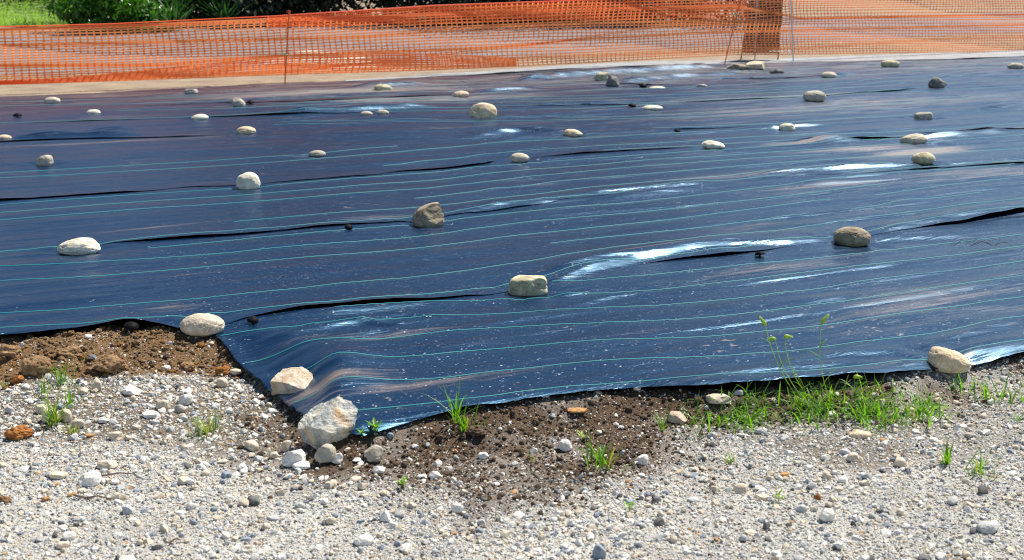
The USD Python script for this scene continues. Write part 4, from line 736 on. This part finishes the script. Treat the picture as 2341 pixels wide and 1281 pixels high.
# ------------------------------------------------------------------ bushes, trees and grass behind the net
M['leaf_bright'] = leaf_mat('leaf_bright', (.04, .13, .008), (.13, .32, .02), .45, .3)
M['leaf_shaded'] = leaf_mat('leaf_shaded', (.006, .02, .005), (.018, .045, .010), .15, .5)  # shade of the trees put into the near-black leaf colour
M['leaf_yucca'] = leaf_mat('leaf_yucca', (.03, .09, .02), (.07, .17, .04), .3, .3)
M['bark'] = rock_mat('bark', [(.03, .022, .015), (.06, .045, .03), (.09, .07, .05)], 8, .9, .7)
def leaves(blobs, n, size, seed, aspect=.55):
    r = np.random.default_rng(seed); vol = np.array([b[3] * b[4] * b[5] for b in blobs]); k = r.choice(len(blobs), n, p=vol / vol.sum()); B = np.array(blobs)[k]
    d = r.normal(size=(n, 3)); d /= np.linalg.norm(d, axis=1, keepdims=True); rad = r.uniform(.35, 1, n) ** .45 * (1 + .25 * (meshkit.fbm(d * 2.5 + B[:, :3], 2, seed) - .5))
    c = B[:, :3] + d * rad[:, None] * B[:, 3:6]; c[:, 2] = np.maximum(c[:, 2], .04)
    nrm = d + r.normal(0, .6, (n, 3)) + [0, -.1, .5]; nrm /= np.linalg.norm(nrm, axis=1, keepdims=True)
    a = np.cross(nrm, r.normal(size=(n, 3))); a /= np.linalg.norm(a, axis=1, keepdims=True); b = np.cross(nrm, a); L = size * r.uniform(.6, 1.3, n)[:, None]
    v = np.stack([c - a * L * .5, c + b * L * aspect * .5 - nrm * L * .08, c + a * L * .5, c - b * L * aspect * .5 - nrm * L * .08], 1).reshape(-1, 3)
    f = np.arange(n)[:, None] * 4; return v, np.vstack([f + [0, 1, 2], f + [0, 2, 3]])
def gnd(x, y): return float(base_z(np.array([float(x)]), np.array([float(y)]))[0])
def bush(x, y, w, h, n, size, m, label, seed, name='bush', cat='bush', group=None):
    r = np.random.default_rng(seed); root = thing(name, label, cat, (x, y, gnd(x, y)), group)
    bl = [(r.uniform(-.5, .5) * w, r.uniform(-.3, .3) * w, h * (.16 + .09 * _), w * r.uniform(.27, .42), w * r.uniform(.25, .4), h * r.uniform(.25, .4)) for _ in range(7)]
    part(root, 'foliage', leaves(bl, n, size, seed), M[m], kind='stuff')
    part(root, 'stem', join([tube([[0, 0, -.05], [bl[i][0] * .4, bl[i][1] * .4, bl[i][2] * .5], [bl[i][0] * .8, bl[i][1] * .8, bl[i][2]]], [.04, .03, .015], 6) for i in range(4)]), M['bark'])
def tree(x, y, h, w, n, m, label, seed):
    r = np.random.default_rng(seed); root = thing('tree', label, 'tree', (x, y, gnd(x, y)), 'trees beyond the net')
    bl = [(r.uniform(-.5, .5) * w, r.uniform(-.5, .5) * w, h * r.uniform(.35, .85), w * r.uniform(.25, .42), w * r.uniform(.25, .42), h * r.uniform(.13, .24)) for _ in range(9)]
    part(root, 'crown', leaves(bl, n, .22, seed), M[m], kind='stuff')
    part(root, 'trunk', tube([[0, 0, -.1], [.05, 0, h * .3], [-.05, .1, h * .75]], [.2, .15, .05], 8), M['bark'], smooth=True)
    for i in range(4): part(root, 'limb', tube([[0, 0, h * (.25 + .1 * i)], [bl[i][0] * .6, bl[i][1] * .6, bl[i][2]]], [.07, .02], 6), M['bark'])
def bx(px, y): return (px - 1170.5) / FPX * y / math.cos(PITCH) * .99
# grassy bank at the far left
gb = []; r = np.random.default_rng(91)
s, t = np.meshgrid(np.linspace(0, 1, 50), np.linspace(0, 1, 40)); X_ = -24 + 14.5 * s; Y_ = 32.5 + 16 * t + .8 * (fbm(X_ * .5, 1.0) - .5); Z_ = base_z(X_, Y_) + .01 + 1.6 * sstep(0, 1, t) + .12 * (fbm(X_ * 1.2, Y_ * 1.2) - .5) * sstep(0, .1, t)
solo('grass_bank', (np.stack([X_.ravel(), Y_.ravel(), Z_.ravel()], 1), grid_faces(40, 50)), M['grass_ground'], 'sunlit grassy bank behind the net at the far left', 'bank', smooth=True, kind='structure')
for i in range(5000):
    a, b = r.uniform(0, 1), r.uniform(0, .55); x = -18 + 9.5 * a; y = 32.7 + 16 * b
    z = float(base_z(np.array([x]), np.array([y]))[0]) + .0 + 1.6 * float(sstep(0, 1, b)); gb.append(blade((x, y, z), r.uniform(0, 6.28), r.uniform(.12, .32), r.uniform(.1, .9), r.uniform(.2, 1.2), .02, 4))
M['bank_grass'] = leaf_mat('bank_grass', (.20, .34, .03), (.36, .50, .07), .5)
solo('bank_grass', join(gb), M['bank_grass'], 'tufted sunlit grass on the bank behind the net at the far left', 'grass', kind='stuff')
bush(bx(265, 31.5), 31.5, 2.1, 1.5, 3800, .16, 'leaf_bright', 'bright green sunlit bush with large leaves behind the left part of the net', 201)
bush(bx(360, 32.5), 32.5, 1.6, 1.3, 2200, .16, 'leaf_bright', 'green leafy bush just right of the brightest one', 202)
bush(bx(130, 40), 40, 3.4, 1.7, 3500, .15, 'leaf_shaded', 'dark bush shading the top of the grassy bank', 203)
def yucca(x, y, label, seed):
    root = thing('spiky_plant', label, 'plant', (x, y, gnd(x, y)), None); r = np.random.default_rng(seed)
    for i in range(46):
        v, f = blade(np.array([r.normal(0, .05), r.normal(0, .05), .1]), r.uniform(0, 6.28), r.uniform(.6, 1.0), r.uniform(.1, 1.0), r.uniform(.1, .7), .06, 6); part(root, 'leaf', (v, f), M['leaf_yucca'], smooth=True)
yucca(bx(430, 32), 32, 'spiky long-leaved plant right of the bright bushes', 211); yucca(bx(535, 33), 33, 'spiky long-leaved plant in deep shade further right', 212)
r = np.random.default_rng(5)
for i, px in enumerate([470, 600, 730, 860, 1000, 1140, 1290, 1430, 1560]):
    y = 34.5 + (px - 400) * .0022 * 1.4 + r.uniform(-.3, .5); nm = ['first', 'second', 'third', 'fourth', 'fifth', 'sixth', 'seventh', 'eighth', 'ninth', 'tenth'][i]
    bush(bx(px, y), y, 3.8, 3.6, 7000, .17, 'leaf_shaded', f'{nm} from the left of the dark shaded bushes behind the net', 220 + i, group='dark bushes behind the net')
for i, (px, y) in enumerate([(180, 52), (640, 42), (900, 41), (1180, 42), (1470, 44)]):
    nm = ['leftmost', 'second', 'middle', 'fourth', 'rightmost'][i]; tree(bx(px, y), y, 9, 7.5, 7500, 'leaf_shaded', f'{nm} of the five dark trees over the bushes' if i in (0, 2, 4) else f'{nm} from the left of the five dark trees over the bushes', 240 + i)
# low sand heap seen through the net
sx, sy_ = bx(745, 24.6), 24.6; k = np.linspace(-1, 1, 30); KX, KY = np.meshgrid(k, k); rr = np.clip(1 - KX ** 2 - KY ** 2, 0, 1)
hx, hy = sx + KX * 1.15, sy_ + KY * .9; hz = base_z(hx, hy) - .02 + .32 * rr ** .8 * (.85 + .3 * fbm(hx * 2, hy * 2))
M['sand'] = rock_mat('sand', [(.34, .28, .22), (.42, .35, .28), (.48, .41, .33)], 6, .95, .3)
solo('sand_heap', (np.stack([hx.ravel(), hy.ravel(), hz.ravel()], 1), grid_faces(30, 30)), M['sand'], 'low pale sand heap seen through the net right of the left stake', 'heap', smooth=True)
